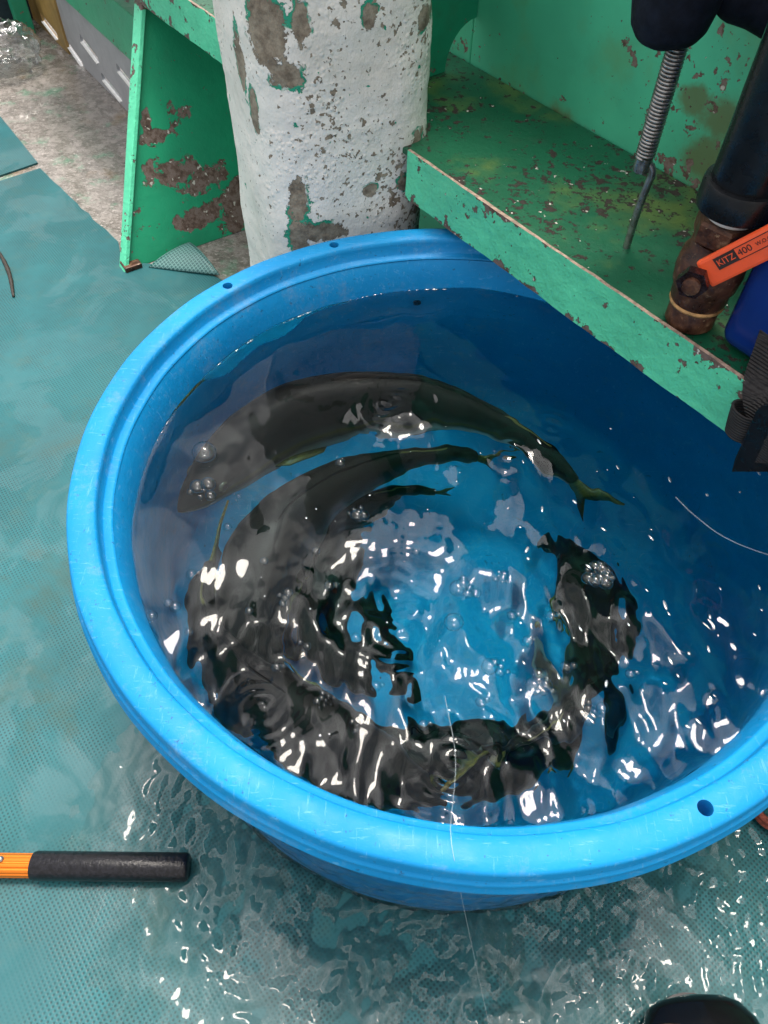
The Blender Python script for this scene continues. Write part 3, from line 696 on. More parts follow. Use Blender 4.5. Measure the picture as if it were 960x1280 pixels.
# ------------------------------------------------------------------ white pillar
def superell(cx, cy, a, rot, nexp=4.0, k=72):
    out = []
    for i in range(k):
        t = 2 * PI * i / k; c, s = math.cos(t), math.sin(t)
        x = a * math.copysign(abs(c) ** (2 / nexp), c); y = a * math.copysign(abs(s) ** (2 / nexp), s)
        out.append((cx + x * math.cos(rot) - y * math.sin(rot), cy + x * math.sin(rot) + y * math.cos(rot)))
    return out
PC = (-.253, .755); ring = superell(*PC, .167, R(23), k=180); NZ = 200; ZT = 1.2
V = []; F = []; K = len(ring)
for j in range(NZ + 1):
    z = ZT * j / NZ
    for (x, y) in ring:
        d = Vector((x - PC[0], y - PC[1], 0)).normalized(); q = Vector((x, y, z))
        b = 0.0055 * mnoise.noise(q * 8) + 0.0022 * mnoise.noise(q * 27) + 0.0012 * mnoise.noise(q * 60)
        s = 1 - 0.10 * max(0, (z - ZT + .03) / .03) ** 2
        V.append((PC[0] + (x - PC[0]) * s + d.x * b, PC[1] + (y - PC[1]) * s + d.y * b, z))
for j in range(NZ):
    for i in range(K): F.append((j * K + i, j * K + (i + 1) % K, (j + 1) * K + (i + 1) % K, (j + 1) * K + i))
F.append(tuple(NZ * K + i for i in range(K)))
tag(mesh_obj('pillar', V, F, M_WHITE, smooth=True), 'thick white pillar with flaking paint standing behind the blue tub', 'pillar')

# ------------------------------------------------------------------ green steel bulwark: shelf, lip, wall, web, gusset
bul = thing('steel_bulwark', 'green painted steel shelf and wall along the boat side above the tub', 'bulwark', (0.45, 0.75, 0))
L0 = Vector((-.088, .604, 0)); DIP = math.radians(0)
def lp(t, nrm=0.0, z=0.0): return L0 + LIPDIR * t + LIPN * nrm + Vector((0, 0, z))
def plate(name, t0, t1, n0, n1, z0, z1, mat, parent, nt=1, nz=1, rough=0.0):
    V = []; F = []
    if rough == 0:
        bm = bmesh.new()
        c = lp((t0 + t1) / 2, (n0 + n1) / 2, (z0 + z1) / 2)
        bm_box(bm, c, abs(t1 - t0), abs(n1 - n0), z1 - z0, Matrix.Rotation(ANG, 3, 'Z'), min(.003, abs(n1 - n0) * .3, (z1 - z0) * .3))
        return from_bm(name, bm, mat, parent)
    return None
TS, TE = -0.06, 2.2
# the lip is a thin plate with a slightly wavy, dented face
def lip(name, t0, t1, parent):
    nt = int((t1 - t0) / .008); nz = 12; V = []; F = []; z0, z1 = .548, .640; th = .006
    prof = [(-0.0, z0 + (z1 - z0) * k / nz) for k in range(nz + 1)] + [(th, z1), (th, z0)]
    m = len(prof)
    for i in range(nt + 1):
        t = t0 + (t1 - t0) * i / nt
        for k, (nn_, z) in enumerate(prof):
            q = lp(t, 0, z); dz = .0012 * mnoise.noise(q * 9) + .0008 * mnoise.noise(q * 35) if z > z1 - .001 or z < z0 + .001 else 0
            dn = (.002 * mnoise.noise(q * 12) + .0012 * mnoise.noise(q * 40)) if nn_ < th else 0
            V.append(lp(t, nn_ + dn, z + dz))
    FM = []
    for i in range(nt):
        for k in range(m):
            k2 = (k + 1) % m; F.append((i * m + k, (i + 1) * m + k, (i + 1) * m + k2, i * m + k2)); FM.append(1 if k == nz else 0)
    F.append(tuple(range(m - 1, -1, -1))); F.append(tuple(nt * m + k for k in range(m))); FM += [0, 0]
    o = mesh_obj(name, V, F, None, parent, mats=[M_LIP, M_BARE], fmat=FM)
    bm = bmesh.new(); bm.from_mesh(o.data); bmesh.ops.recalc_face_normals(bm, faces=bm.faces); bm.to_mesh(o.data); bm.free()
    return sharp(o, 50)
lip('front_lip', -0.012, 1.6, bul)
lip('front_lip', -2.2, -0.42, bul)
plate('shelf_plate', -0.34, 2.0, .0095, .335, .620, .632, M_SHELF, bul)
wx = lambda px, py: CAM + ray(px, py) * ((lp(0, .338, 1) - CAM).dot(LIPN) / ray(px, py).dot(LIPN))
M_WALL = green_paint('green paint on the wall, rust stained', base=(0.075, 0.52, 0.31), chips=0.25, yellow=0.35, grime=0.2, chip_scale=40, lump=0.001, edges=((.632, .07, .07),),
    stains=[(wx(868, 125), (.03, .04, .02)), (wx(905, 150), (.05, .05, .03)), (wx(930, 165), (.03, .04, .03)), (wx(885, 205), (.05, .05, .04)), (wx(935, 200), (.025, .03, .06)), (wx(700, 160), (.05, .05, .03))])
plate('back_wall', -0.234, 2.2, .338, .352, 0.0, 1.64, M_WALL, bul)
# web plate between the pillar and the wall, with a rounded scallop at the lower corner of the wall
wt = -0.235; V = []; F = []
def wp(nn_, z, off): return lp(wt + off, nn_, z)
outl = [(-.02, .634), (.262, .634)]
for k in range(9): a = k / 8 * PI / 2; outl.append((.336 - .074 * math.cos(a), .634 + .085 * math.sin(a)))
outl += [(.336, 1.6), (-.02, 1.6)]
mcount = len(outl)
V = [wp(a, b, 0) for a, b in outl] + [wp(a, b, .010) for a, b in outl]
F = [tuple(range(mcount)), tuple(range(2 * mcount - 1, mcount - 1, -1))] + [(i, i + mcount, (i + 1) % mcount + mcount, (i + 1) % mcount) for i in range(mcount)]
web = mesh_obj('web_plate', V, F, M_WEB, bul)
bm = bmesh.new(); bm.from_mesh(web.data); bmesh.ops.recalc_face_normals(bm, faces=bm.faces); bm.to_mesh(web.data); bm.free()
plate('back_wall', -1.0, -0.236, .338, .352, 0.0, 1.45, M_WALL, bul)
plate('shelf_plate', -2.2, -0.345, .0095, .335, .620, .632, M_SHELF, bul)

# gusset under the far run of the shelf, left of the pillar
g0 = at(157, 338, 0.0); g1 = at(178, 0, .545)
gd = (at(215, 318, 0) - g0); gd.z = 0; gd.normalize()
gus_blobs = [(at(232, 105, .30), (.045, .3, .035)), (at(205, 150, .27), (.05, .3, .02)), (at(215, 165, .2), (.05, .3, .035)), (at(232, 190, .18), (.06, .3, .03)), (at(265, 200, .15), (.07, .3, .035)), (at(250, 268, .07), (.07, .3, .03)), (at(295, 262, .06), (.05, .3, .07)), (at(186, 150, .3), (.012, .3, .03))]
M_GUS = green_paint('green gusset paint with bare patches', base=(0.014, 0.34, 0.17), chips=0.1, blobs=gus_blobs, grime=.25)
g0b = g0 + gd * .75; g1b = g1 + gd * .65
gn = Vector((gd.y, -gd.x, 0))
def quadslab(name, P, th, mat, parent, nrm):
    V = [p - nrm * th / 2 for p in P] + [p + nrm * th / 2 for p in P]; k = len(P)
    F = [tuple(range(k - 1, -1, -1)), tuple(range(k, 2 * k))] + [(i, (i + 1) % k, k + (i + 1) % k, k + i) for i in range(k)]
    o = mesh_obj(name, V, F, mat, parent); bm = bmesh.new(); bm.from_mesh(o.data); bmesh.ops.recalc_face_normals(bm, faces=bm.faces); bm.to_mesh(o.data); bm.free(); return o
gus = quadslab('gusset', [g0 + Vector((0, 0, .002)), g0b + Vector((0, 0, .002)), g1b, g1], .009, M_GUS, bul, gn)
# face bar along the gusset's sloping edge
ex = (g1 - g0).normalized(); wv = gn
V = []
for p, wdt in ((g0, .019), (g1, .024)):
    for a, b in ((-1, -.012), (1, -.012), (1, .002), (-1, .002)): V.append(p + wv * a * wdt + gd * b)
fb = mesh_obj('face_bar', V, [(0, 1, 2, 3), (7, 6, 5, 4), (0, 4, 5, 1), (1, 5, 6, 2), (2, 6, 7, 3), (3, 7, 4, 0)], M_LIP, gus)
bm = bmesh.new(); bm.from_mesh(fb.data); bmesh.ops.recalc_face_normals(bm, faces=bm.faces); bmesh.ops.bevel(bm, geom=bm.edges[:], offset=.002, segments=1, affect='EDGES'); bm.to_mesh(fb.data); bm.free()
bm = bmesh.new(); bm_box(bm, g0 + gd * .02 + Vector((0, 0, .012)), .05, .045, .016, Matrix.Rotation(math.atan2(gd.y, gd.x), 3, 'Z'), .004); from_bm('foot_weld', bm, M_RUST, gus)

# ------------------------------------------------------------------ lower green rail, slotted panels and bag in the far left corner
pb = at(168, 147, 0); pa = at(36, 14, 0); pdir = (pb - pa).normalized(); pn = Vector((pdir.y, -pdir.x, 0))   # pn faces the camera side
ZR = .17
n_rail = green_paint('peeling green rail', base=(0.03, 0.33, 0.17), chips=.3, blobs=[(at(133, 22, .24), (.09, .09, .05)), (at(118, 8, .24), (.06, .09, .05))])
def boxrun(name, a, b, z0, z1, dep, mat, parent=None, bev=.004):
    c = (a + b) / 2; bm = bmesh.new(); d = b - a
    bm_box(bm, Vector((c.x, c.y, (z0 + z1) / 2)) - pn * dep / 2, d.length, dep, z1 - z0, Matrix.Rotation(math.atan2(d.y, d.x), 3, 'Z'), bev)
    return from_bm(name, bm, mat, parent)
ra = pa - pdir * 1.2 + pn * .03; rb = pb + pdir * .5 + pn * .03
tag(boxrun('green_rail', ra, rb, .262, .42, .06, n_rail), 'peeling green steel rail behind the gusset, above the slotted panels', 'rail')
def slotted(name, a, b, z0, z1, slots, mat, label):
    lit_edges = []; th = .010; o = boxrun(name, a, b, z0, z1, th, mat, None, 0); cuts = []
    for (px0, py0, px1, py1, wd) in slots:
        P = []
        for (px, py) in ((px0, py0), (px1, py1)):
            d = ray(px, py); t = (a - CAM).dot(pn) / d.dot(pn); P.append(CAM + d * t)
        c = (P[0] + P[1]) / 2; dd = P[1] - P[0]; al = dd.dot(pdir); x = Matrix.Rotation(math.atan2(pdir.y, pdir.x), 3, 'Z') @ Matrix.Rotation(-math.atan2(dd.z, al), 3, 'Y')
        bmc = bmesh.new(); bm_box(bmc, c - pn * th / 2, dd.length, .05, wd, x, wd * .3); cuts.append(from_bm('cut', bmc, None)); lit_edges.append((c, dd.length, wd, x))
    boolean_cut(o, cuts)
    for c, ln, wd, x in lit_edges:
        bmc = bmesh.new(); bm_box(bmc, c + x @ Vector((0, 0, -wd * .44)) + pn * .001, ln * .85, .012, .004, x, .001); from_bm('sunlit_slot_edge', bmc, M_TAPE, o)  # white bars added for sunlight on the lower edges of the slots
    return tag(o, label, 'panel')
M_GREY = plain('grey plastic sheet', (0.30, 0.31, 0.33), 0.45, var=.1, scale=12)
M_GOLD = plain('brown stained sheet', (0.30, 0.19, 0.06), 0.4, var=.3, scale=9)
pm = at(88, 66, 0)
slotted('slotted_panel', pm + pn * .004, pb + pdir * .4 + pn * .004, .003, .30, [(83, 52, 104, 82, .026), (100, 46, 124, 78, .026), (127, 94, 153, 126, .026), (146, 83, 172, 115, .026)], M_GREY, 'grey panel with slanted slots under the peeling rail')
slotted('slotted_panel', pa - pdir * .1 + pn * .012, pm + pdir * .02 + pn * .012, .003, .30, [(51, 20, 72, 47, .034)], M_GOLD, 'brown panel with a slanted slot beside the grey slotted one')
q0 = pa - pdir * 1.5 - pn * .65; q1 = pb + pdir * 1.0 - pn * .65
M_BLUEP = plain('blue and white sheet', (0.22, 0.36, 0.78), 0.4, var=.4, scale=6)
tag(boxrun('blue_board', q0, q1, .003, .55, .02, M_BLUEP), 'blue board showing through the slots of the panels', 'board')
pe = at(38, 46, 0)
bm = bmesh.new(); pq = at(40, 44, 0); bm_box(bm, Vector((pq.x, pq.y, .4)) - pdir * .03 + pn * .01, .05, .06, .8, Matrix.Rotation(math.atan2(pdir.y, pdir.x), 3, 'Z'), .004)
tag(from_bm('green_post', bm, M_WEB), 'dark green post at the left end of the brown panel', 'post')
bm = bmesh.new(); bq = at(0, 40, 0) + pdir * -.5 + pn * -.02; bm_box(bm, Vector((bq.x, bq.y, .25)), .9, .4, .5, Matrix.Rotation(math.atan2(pdir.y, pdir.x), 3, 'Z'), .02)
tag(from_bm('dark_locker', bm, plain('dark teal paint', (0.012, .03, .04), .5)), 'dark locker in the far left corner behind the plastic bag', 'locker')
# crumpled clear bag
bc = at(4, 62, .07); bm = bmesh.new(); bmesh.ops.create_icosphere(bm, subdivisions=5, radius=1.0)
for v in bm.verts:
    d = v.co.normalized(); k = 1 + .16 * mnoise.noise(d * 2.2) + .20 * (abs(mnoise.noise(d * 4.5)) - .3) + .08 * mnoise.noise(d * 9)
    v.co = Vector((d.x * k * .13, d.y * k * .12, max(d.z * k * .10, -.062))) + Vector((bc.x, bc.y, .068))
n = N('clear plastic film'); t = n.n('BsdfTransparent'); t.inputs[0].default_value = (.9, .92, .92, 1); g = n.n('BsdfGlossy'); g.inputs['Roughness'].default_value = .08
lw = n.n('LayerWeight'); lw.inputs[0].default_value = .35; mm = n.n('MixShader'); n.put(mm.inputs[0], n.map(lw.outputs['Facing'], 0, 1, .10, .75)); n.t.links.new(t.outputs[0], mm.inputs[1]); n.t.links.new(g.outputs[0], mm.inputs[2]); n.t.links.new(mm.outputs[0], n.out.inputs[0])
tag(from_bm('plastic_bag', bm, n.m, None, True), 'crumpled clear plastic bag on the worn deck, far left', 'plastic bag')

# ------------------------------------------------------------------ rusty valve with orange lever and black hose
vb = at(860, 402, .632); vx, vy = vb.x, vb.y
val = thing('ball_valve', 'rusty valve with orange lever and black hose standing on the green shelf', 'valve', (vx, vy, .632))
def vl(name, prof, mat, par=val, seg=40): return sharp(lathe(name, [(r * 1.18, z) for r, z in prof], mat, par, seg, (vx, vy, 0)), 40)
vl('union', [(.0, .633), (.026, .633), (.029, .637), (.029, .662), (.027, .668), (.0, .668)], M_RUST)
vl('brass_ring', [(.020, .6675), (.0315, .6675), (.0325, .670), (.0315, .6735), (.020, .6735)], plain('worn brass ring', (.45, .25, .10), .35, .4, var=.4, scale=80))
vl('body', [(.0, .673), (.031, .673), (.033, .679), (.033, .694), (.0365, .701), (.0385, .722), (.0365, .744), (.032, .752), (.031, .766), (.0, .766)], M_RUST)
hx = []
for z, r in ((.7665, .033), (.769, .036), (.793, .036), (.797, .033)):
    for k in range(6): a = R(18) + k * PI / 3; hx.append((vx + 1.18 * r * math.cos(a), vy + 1.18 * r * math.sin(a), z))
F = [tuple(range(5, -1, -1)), tuple(range(18, 24))] + [(j * 6 + k, j * 6 + (k + 1) % 6, j * 6 + 6 + (k + 1) % 6, j * 6 + 6 + k) for j in range(3) for k in range(6)]
mesh_obj('hex_nut', hx, F, M_RUST, val)
vl('thread_tape', [(.0, .7975), (.026, .7975), (.0275, .80), (.0275, .812), (.0, .812)], M_TAPE)
hose = vl('hose', [(.0, .812), (.035, .812), (.0355, .815), (.0355, 1.5), (.0, 1.5)], M_BLACK)
vl('hose_clamp', [(.0362, .810), (.041, .811), (.042, .816), (.042, .842), (.041, .846), (.0362, .847)], M_BLACK, hose)
# lever: from a nut on the camera side of the body towards the right
zc = .722; pv = at(868, 353, zc)
dcam = Vector((CAM.x - vx, CAM.y - vy, 0)).normalized()
nutc = Vector((vx, vy, zc)) + dcam * .064
def on_plane(px, py, c, nrm): d = ray(px, py); return CAM + d * ((c - CAM).dot(nrm) / d.dot(nrm))
nutc = on_plane(866, 353, nutc, dcam)
tube('stem', [Vector((vx, vy, zc)) + dcam * .02, nutc - dcam * .004], .012, M_RUST, val, 16)
V, F = tube_data([nutc - dcam * .007, nutc + dcam * .007], [.0205, .0205], 6); nut = mesh_obj('stem_nut', V, F, plain('dark wet nut', (.022, .011, .012), .22, .3, var=.5, scale=90), val)
tube('stem_end', [nutc + dcam * .006, nutc + dcam * .013, nutc + dcam * .0145], [.0115, .0115, .008], M_RUST, nut, 16)
pl = nutc - dcam * .012
e0 = on_plane(872, 348, pl, dcam); e1 = on_plane(1010, 279, pl, dcam)
ld = (e1 - e0).normalized(); lu = dcam.cross(ld).normalized()
if lu.z < 0: lu = -lu
def barbox(name, a, b, hw, th, mat, par, off=0, bev=.003):
    c = (a + b) / 2 + dcam * off; m = Matrix((ld, lu, dcam)).transposed(); bm = bmesh.new(); bm_box(bm, c, (b - a).length, hw * 2, th, m, bev); return from_bm(name, bm, mat, par)
lev = barbox('lever', on_plane(862, 352, pl, dcam), e1, .0115, .005, M_STEEL, val, 0, .001)
sl0 = on_plane(880, 342, pl, dcam)
slv = barbox('lever_sleeve', sl0, e1 + ld * .03, .0200, .0105, M_ORANGE, lev, 0, .004)
def text(body, size, org, name, par, stretch=1.0):
    cu = bpy.data.curves.new(name, 'FONT'); cu.body = body; cu.size = size; cu.extrude = .0001; cu.align_x = 'LEFT'; cu.align_y = 'CENTER'
    to = bpy.data.objects.new(name, cu); COL.objects.link(to); bpy.context.view_layer.update()
    me = bpy.data.meshes.new_from_object(to.evaluated_get(bpy.context.evaluated_depsgraph_get())); bpy.data.objects.remove(to)
    m = Matrix((ld, lu, dcam)).transposed().to_4x4(); m.translation = org; me.transform(m @ Matrix.Diagonal((stretch, 1, 1, 1)))
    return link(name, me, par)
top = dcam * .0056
def sl(px, py): return on_plane(px, py, pl + top, dcam)
k0 = sl(895, 331); logo_bg = barbox('logo_plate', k0, k0 + ld * .0275, .0085, .0006, M_PRINT, slv, 0.0001, .0002)
t1 = text('KITZ', .0125, k0 + ld * .002 + dcam * .0006, 'logo', slv, 0.85); t1.data.materials.append(M_ORANGE)
t2 = text('400', .0125, k0 + ld * .029 + dcam * .0002, 'lettering', slv, 0.95); t2.data.materials.append(M_PRINT)
t3 = text('W.O.G.', .0072, k0 + ld * .052 + dcam * .0002, 'lettering', slv, 0.85); t3.data.materials.append(M_PRINT)
for sgn in (1, -1): 
    a = k0 + ld * .026 + lu * .0083 * sgn; barbox('print_line', a, a + ld * .055, .0005, .0004, M_PRINT, slv, .0001, .0001)
a = k0 + ld * .081; barbox('print_line', a, a + ld * .001, .0083, .0004, M_PRINT, slv, .0001, .0001)
bm = bmesh.new(); bmesh.ops.create_cone(bm, cap_ends=True, segments=16, radius1=.0035, radius2=.0035, depth=.003, matrix=Matrix.Translation(sl(882, 352)) @ dcam.to_track_quat('Z', 'Y').to_matrix().to_4x4()); from_bm('sleeve_hole', bm, M_PRINT, slv)

# ------------------------------------------------------------------ blue drum at the right end of the shelf
n = N('glossy blue drum plastic'); a = n.noise(7, 4)
M_DRUM = n.pbr(n.mix(n.map(a, .3, .7), (.004, .026, .17), (.006, .035, .22)), .22, n.bump(n.noise(14, 3), .002))
dcx = lp(.62, .175); ring2 = []
bm = bmesh.new(); bm_box(bm, (0, 0, 0), .30, .28, .5, None, 0)
bmesh.ops.bevel(bm, geom=[e for e in bm.edges], offset=.024, segments=5, affect='EDGES', profile=.5)
edge_l = at(884, 446, .634)
drum_t = (edge_l - L0).dot(LIPDIR) - .022
bmesh.ops.transform(bm, matrix=Matrix.Translation(lp(drum_t + .155, .175, .634 + .25)) @ Matrix.Rotation(ANG, 4, 'Z'), verts=bm.verts)
can = thing('blue_jerrycan', 'glossy dark blue plastic container on the green shelf, right of the valve', 'container', lp(drum_t + .155, .175, .634))
from_bm('body', bm, M_DRUM, can, True)
tube('spout', [lp(drum_t + .10, .12, .63 + .50), lp(drum_t + .10, .12, .634 + .53), lp(drum_t + .10, .12, .634 + .535)], [.03, .03, .026], M_BLACK, can, 24)

# ------------------------------------------------------------------ black webbing pouch hanging on the lip
M_WEBB = (lambda n: n.pbr(n.mix(n.map(n.noise(90, 3), .35, .65), (.006, .006, .007), (.018, .016, .016)), .7, n.bump(n.math('ADD', n.math('MULTIPLY', n.math('SINE', n.math('MULTIPLY', n.vec('DOT_PRODUCT', n.obj, (0, 0, 1)), 1600)), .5), n.noise(220, 2)), .0016)))(N('black woven webbing'))
strap = thing('webbing_strap', 'black webbing strap with a flat rubber frame hanging over the shelf lip', 'strap', at(945, 545, .58))
def ribbon(name, pts, wdir, wid, th, mat, par):
    pts = even(catmull(pts, 60), 30); V = []; F = []
    for i, p in enumerate(pts):
        t = (pts[min(i + 1, 29)] - pts[max(i - 1, 0)]).normalized(); wv_ = (wdir - t * wdir.dot(t)).normalized(); nv = t.cross(wv_)
        for a, b in ((-1, -1), (1, -1), (1, 1), (-1, 1)): V.append(p + wv_ * a * wid / 2 + nv * b * th / 2)
    for i in range(29):
        for k in range(4): F.append((i * 4 + k, i * 4 + (k + 1) % 4, i * 4 + 4 + (k + 1) % 4, i * 4 + 4 + k))
    F += [(3, 2, 1, 0), (116, 117, 118, 119)]
    o = mesh_obj(name, V, F, mat, par); return sharp(o, 50)
def lpx(px, py, nrm): # point on a plane parallel to the lip, nrm in front of it
    c = lp(0, -nrm, .6); return on_plane(px, py, c, LIPN)
ribbon('strap', [lpx(975, 395, -.06), lpx(962, 430, -.03), lpx(948, 470, -.012), lpx(946, 500, .010), lpx(950, 530, .016), lpx(952, 560, .018)], LIPDIR, .034, .003, M_WEBB, strap)
lc = lpx(934, 512, .022); V = []; F = []; m = 40; wv2 = Vector((0, 0, 1)) * .9 + LIPDIR * -.12
for z in (0, -.012, -.024, -.036, -.046):
    for rr_ in (1.0, .84):
        for k in range(m):
            a = 2 * PI * k / m; V.append(lc + wv2 * z + LIPDIR * (math.cos(a) * .0215 * rr_ * (1 - 2.5 * z * z * 100 * .2)) + LIPN * (math.sin(a) * .0165 * rr_))
for i in range(4):
    for k in range(m):
        k2 = (k + 1) % m; a = i * 2 * m; F.append((a + k, a + k2, a + 2 * m + k2, a + 2 * m + k)); F.append((a + m + k2, a + m + k, a + 3 * m + k, a + 3 * m + k2))
for k in range(m):
    k2 = (k + 1) % m; F.append((k, m + k, m + k2, k2)); F.append((8 * m + k, 8 * m + k2, 9 * m + k2, 9 * m + k))
sharp(mesh_obj('loop', V, F, M_WEBB, strap), 50)
P = [lpx(917, 588, .030), lpx(921, 572, .030), lpx(948, 512, .036), lpx(954, 506, .036), lpx(1010, 500, .036), lpx(1010, 588, .030)]
fr = quadslab('rubber_frame', P, .008, M_BLACK, strap, LIPN)
P2 = [lpx(944, 578, .0372), lpx(962, 540, .0402), lpx(1000, 530, .0402), lpx(1000, 580, .0372)]
quadslab('mesh_panel', P2, .003, M_WEBB, fr, LIPN)

# ------------------------------------------------------------------ spring and hooked rod standing on the shelf
hb = at(783, 309, .632); hk = thing('spring_hook', 'steel coil spring with hooked rod below a black rubber cap', 'spring hook', hb)
dx = ray(805, 205); tt = (hb.y - CAM.y) / dx.y
def ver(px, py):                       # on the upright plane facing the camera through the rod
    d = ray(px, py); nrm = Vector((CAM.x - hb.x, CAM.y - hb.y, 0)).normalized(); return on_plane(px, py, hb, nrm)
s_lo = ver(806, 196); s_hi = ver(851, 44); axis = (s_hi - s_lo).normalized()
tube('rod', even(catmull([hb + Vector((0, 0, .0)), ver(797, 264), ver(810, 230), ver(815, 218), ver(814, 208), ver(806, 202), ver(799, 206)], 60), 30), .0058, M_STEEL, hk, 12)
sock = tube('socket', [ver(801, 213), s_lo + axis * .001], [.0118, .0125], M_STEEL, hk, 24)
V = []; F = []; turns = 40; ns = turns * 14; t_, s_, u_ = frame_from(axis); Ls = (s_hi - s_lo).length + .04; pts = []
for i in range(ns + 1):
    a = 2 * PI * turns * i / ns; pts.append(s_lo + axis * (Ls * i / ns) + (s_ * math.cos(a) + u_ * math.sin(a)) * .0118)
V, F = tube_data(pts, Ls / turns * .5, 6); mesh_obj('coil_spring', V, F, M_STEEL, hk, True)
tube('core', [s_lo, s_lo + axis * Ls], .0105, M_BLACK, hk, 12)
# cap
cc = ver(834, 44); capax = (ver(846, 0) - ver(832, 48)).normalized()
V = []; F = []; rings = [(-.003, .010, 0), (-.002, .030, -.006), (.004, .043, -.004), (.014, .050, 0), (.04, .056, 0), (.10, .058, 0), (.20, .057, .0), (.22, .035, 0)]
t_, s_, u_ = frame_from(capax); m = 40
for (z, r, sh) in rings:
    for k in range(m):
        a = 2 * PI * k / m; rr_ = r * (1 + .05 * math.sin(2 * a + 1) + .02 * math.sin(5 * a)); V.append(cc + capax * z + s_ * (math.cos(a) * rr_) + u_ * (math.sin(a) * rr_ + 0) + capax * (-.006 * math.cos(a - .4)) * min(1, r / .03))
for i in range(len(rings) - 1):
    for k in range(m): F.append((i * m + k, i * m + (k + 1) % m, (i + 1) * m + (k + 1) % m, (i + 1) * m + k))
F += [tuple(range(m - 1, -1, -1)), tuple((len(rings) - 1) * m + k for k in range(m))]
mesh_obj('rubber_cap', V, F, M_NAVY, hk, True)
# dark rolled cloth, top right, resting on top of the cap's level against the wall
roll = [ver(878, -30), ver(925, 0), ver(985, 30), ver(1080, 90)]
pts = even(catmull(roll, 50), 26); V, F = tube_data([p + LIPN * .03 for p in pts], [.036 + .004 * mnoise.noise(p * 20) for p in pts], 20)
V = [Vector(v) + Vector((mnoise.noise(Vector(v) * 22), mnoise.noise(Vector(v) * 22 + Vector((5, 0, 0))), mnoise.noise(Vector(v) * 30))) * .006 for v in V]
tag(mesh_obj('cloth_roll', V, F, M_NAVY, smooth=True), 'dark navy cloth roll hanging at the top right corner', 'cloth roll')

# ------------------------------------------------------------------ orange pole with black grip, lower left
zp = .0282; pA = at(236, 1084, zp); pB = at(42, 1082, zp); pdv = (pA - pB).normalized()
pole = thing('net_handle', 'orange metal pole with black foam grip lying on the wet mat', 'pole', pB - Vector((0, 0, zp - .006)))
n = N('black foam grip'); a = n.noise(160, 4, .6); M_GRIP = n.pbr(n.mix(n.map(a, .4, .6), (.004, .004, .006), (.010, .010, .014)), .2, n.bump(a, .0010), Specular_IOR_Level=.35)
gr = tube('grip', [pB, pB + pdv * .004, pA - pdv * .006, pA - pdv * .002, pA], [.0205, .0218, .0216, .0205, .018], M_GRIP, pole, 40)
V = []; F = []; m = 72
ends = [pB + pdv * .006, pB - pdv * 1.4]
t_, s_, u_ = frame_from(pdv)
for p in ends:
    for k in range(m):
        a = 2 * PI * k / m; rr_ = .018 - (.0014 if k % 6 in (0, 1) else 0); V.append(p + (s_ * math.cos(a) + u_ * math.sin(a)) * rr_)
for k in range(m): F.append((k, (k + 1) % m, m + (k + 1) % m, m + k))
n = N('anodised orange metal'); M_ANO = n.pbr((.75, .20, .015), .28, n.bump(n.noise(200, 3), .0002), .55)
mesh_obj('shaft', V, F, M_ANO, pole)
bm = bmesh.new(); bmesh.ops.create_uvsphere(bm, u_segments=12, v_segments=8, radius=.005, matrix=Matrix.Translation(at(1, 1074, .0455))); from_bm('rivet', bm, M_STEEL, pole, True)

# ------------------------------------------------------------------ black rubber boot, bottom right
tz = .05; toe = at(862, 1243, tz)
boot = thing('rubber_boot', 'round toe of a black rubber boot at the bottom edge, lower right', 'boot', (toe.x, toe.y - .15, .006))
bd = Vector((.10, -1, 0)).normalized(); bs = Vector((bd.y, -bd.x, 0))
secs = [(0.0, .010, .02, .05), (.004, .045, .014, .066), (.014, .066, .010, .080), (.035, .080, .010, .092), (.07, .088, .010, .105), (.11, .088, .010, .120), (.15, .082, .010, .145), (.19, .074, .010, .165), (.23, .070, .010, .175), (.265, .062, .010, .172), (.29, .040, .012, .160), (.297, .012, .03, .13)]
V = []; F = []; m = 28
for (l, hw, z0, z1) in secs:
    for k in range(m):
        a = 2 * PI * k / m; ca, sa = math.cos(a), math.sin(a); x = math.copysign(abs(ca) ** .8, ca) * hw; z = (z0 + z1) / 2 + math.copysign(abs(sa) ** .8, sa) * (z1 - z0) / 2
        V.append(toe + bd * l + bs * x + Vector((0, 0, z - tz + .004)))
for i in range(len(secs) - 1):
    for k in range(m): F.append((i * m + k, i * m + (k + 1) % m, (i + 1) * m + (k + 1) % m, (i + 1) * m + k))
F += [tuple(range(m - 1, -1, -1)), tuple((len(secs) - 1) * m + k for k in range(m))]
M_BOOT = plain('wet black boot rubber', (0.006, 0.006, 0.007), 0.16, var=.2, scale=20)
mesh_obj('foot', V, F, M_BOOT, boot, True)
sole = []
for k in range(40):
    a = 2 * PI * k / 40; x = math.cos(a); y = math.sin(a); sole.append(toe + bd * (.148 - .153 * y) + bs * (x * (.088 + .012 * y)))
slab('sole', [(p.x, p.y) for p in sole], .0065, .026, M_BOOT, boot)
sh = toe + bd * .21
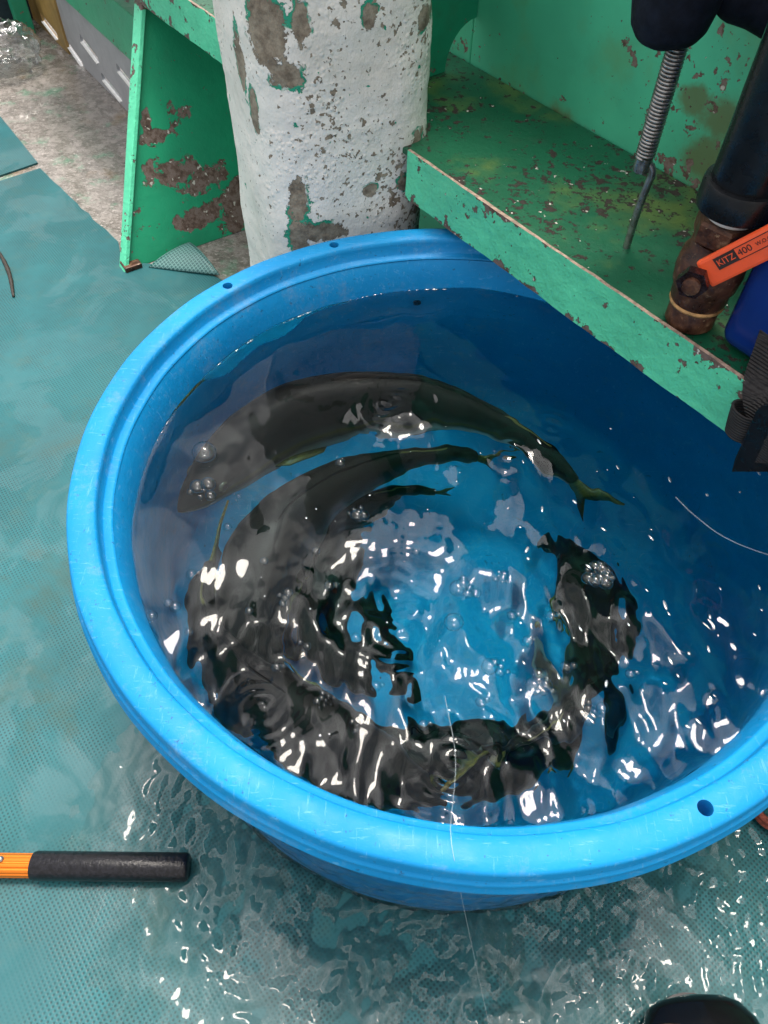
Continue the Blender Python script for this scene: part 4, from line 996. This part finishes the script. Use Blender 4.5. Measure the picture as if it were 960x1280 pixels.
lathe('shaft', [(.058, .10), (.060, .20), (.064, .34), (.066, .345), (.060, .345), (.056, .2), (.054, .1)], M_BOOT, boot, 40, (sh.x, sh.y, 0), closed=True)
st = at(838, 1277, .10); bm = bmesh.new(); bmesh.ops.create_uvsphere(bm, u_segments=24, v_segments=12, radius=1, matrix=Matrix.Translation(st + bd * .012 + Vector((0, 0, .0))) @ Matrix.Diagonal((.036, .010, .010, 1)))
from_bm('toe_patch', bm, plain('tan rubber patch', (.09, .045, .018), .25, var=.2), boot, True)

# ------------------------------------------------------------------ fishing lines, rope end
n = N('clear nylon line'); t = n.n('BsdfTransparent'); d = n.n('BsdfPrincipled'); d.inputs['Base Color'].default_value = (.75, .82, .86, 1); d.inputs['Roughness'].default_value = .2
mm = n.n('MixShader'); mm.inputs[0].default_value = .16; n.t.links.new(t.outputs[0], mm.inputs[1]); n.t.links.new(d.outputs[0], mm.inputs[2]); n.t.links.new(mm.outputs[0], n.out.inputs[0]); M_LINE = n.m
tag(tube('fishing_line', even(catmull([surf(556, 870) + Vector((0, 0, .002)), surf(566, 960) + Vector((0, 0, .03)), at(563, 1034, .5340), at(566, 1062, .5325), at(571, 1092, .506), at(583, 1150, .30), at(597, 1215, .12), at(612, 1285, .012)], 80), 50), .0005, M_LINE, None, 6), 'fine clear fishing line running over the near rim to the deck', 'fishing line')
tag(tube('fishing_line', even(catmull([surf(845, 620) + Vector((0, 0, .002)), surf(866, 642) + Vector((0, 0, .002)), surf(905, 672) + Vector((0, 0, .002)), surf(962, 694) + Vector((0, 0, .002)), surf(1010, 700) + Vector((0, 0, .002))], 60), 30), .0009, M_LINE, None, 6), 'short clear line floating on the water near the right edge', 'fishing line')
rp = at(966, 1012, .012); pts = [rp + Vector((.035 * math.cos(a), .035 * math.sin(a), .012 * a / 6.3)) for a in np.linspace(0, 12, 60)]
tag(tube('rope_coil', pts, .006, plain('red brown rope', (.22, .05, .03), .8, var=.5, scale=140), None, 8), 'small red brown rope coil on the deck behind the near rim, right edge', 'rope')
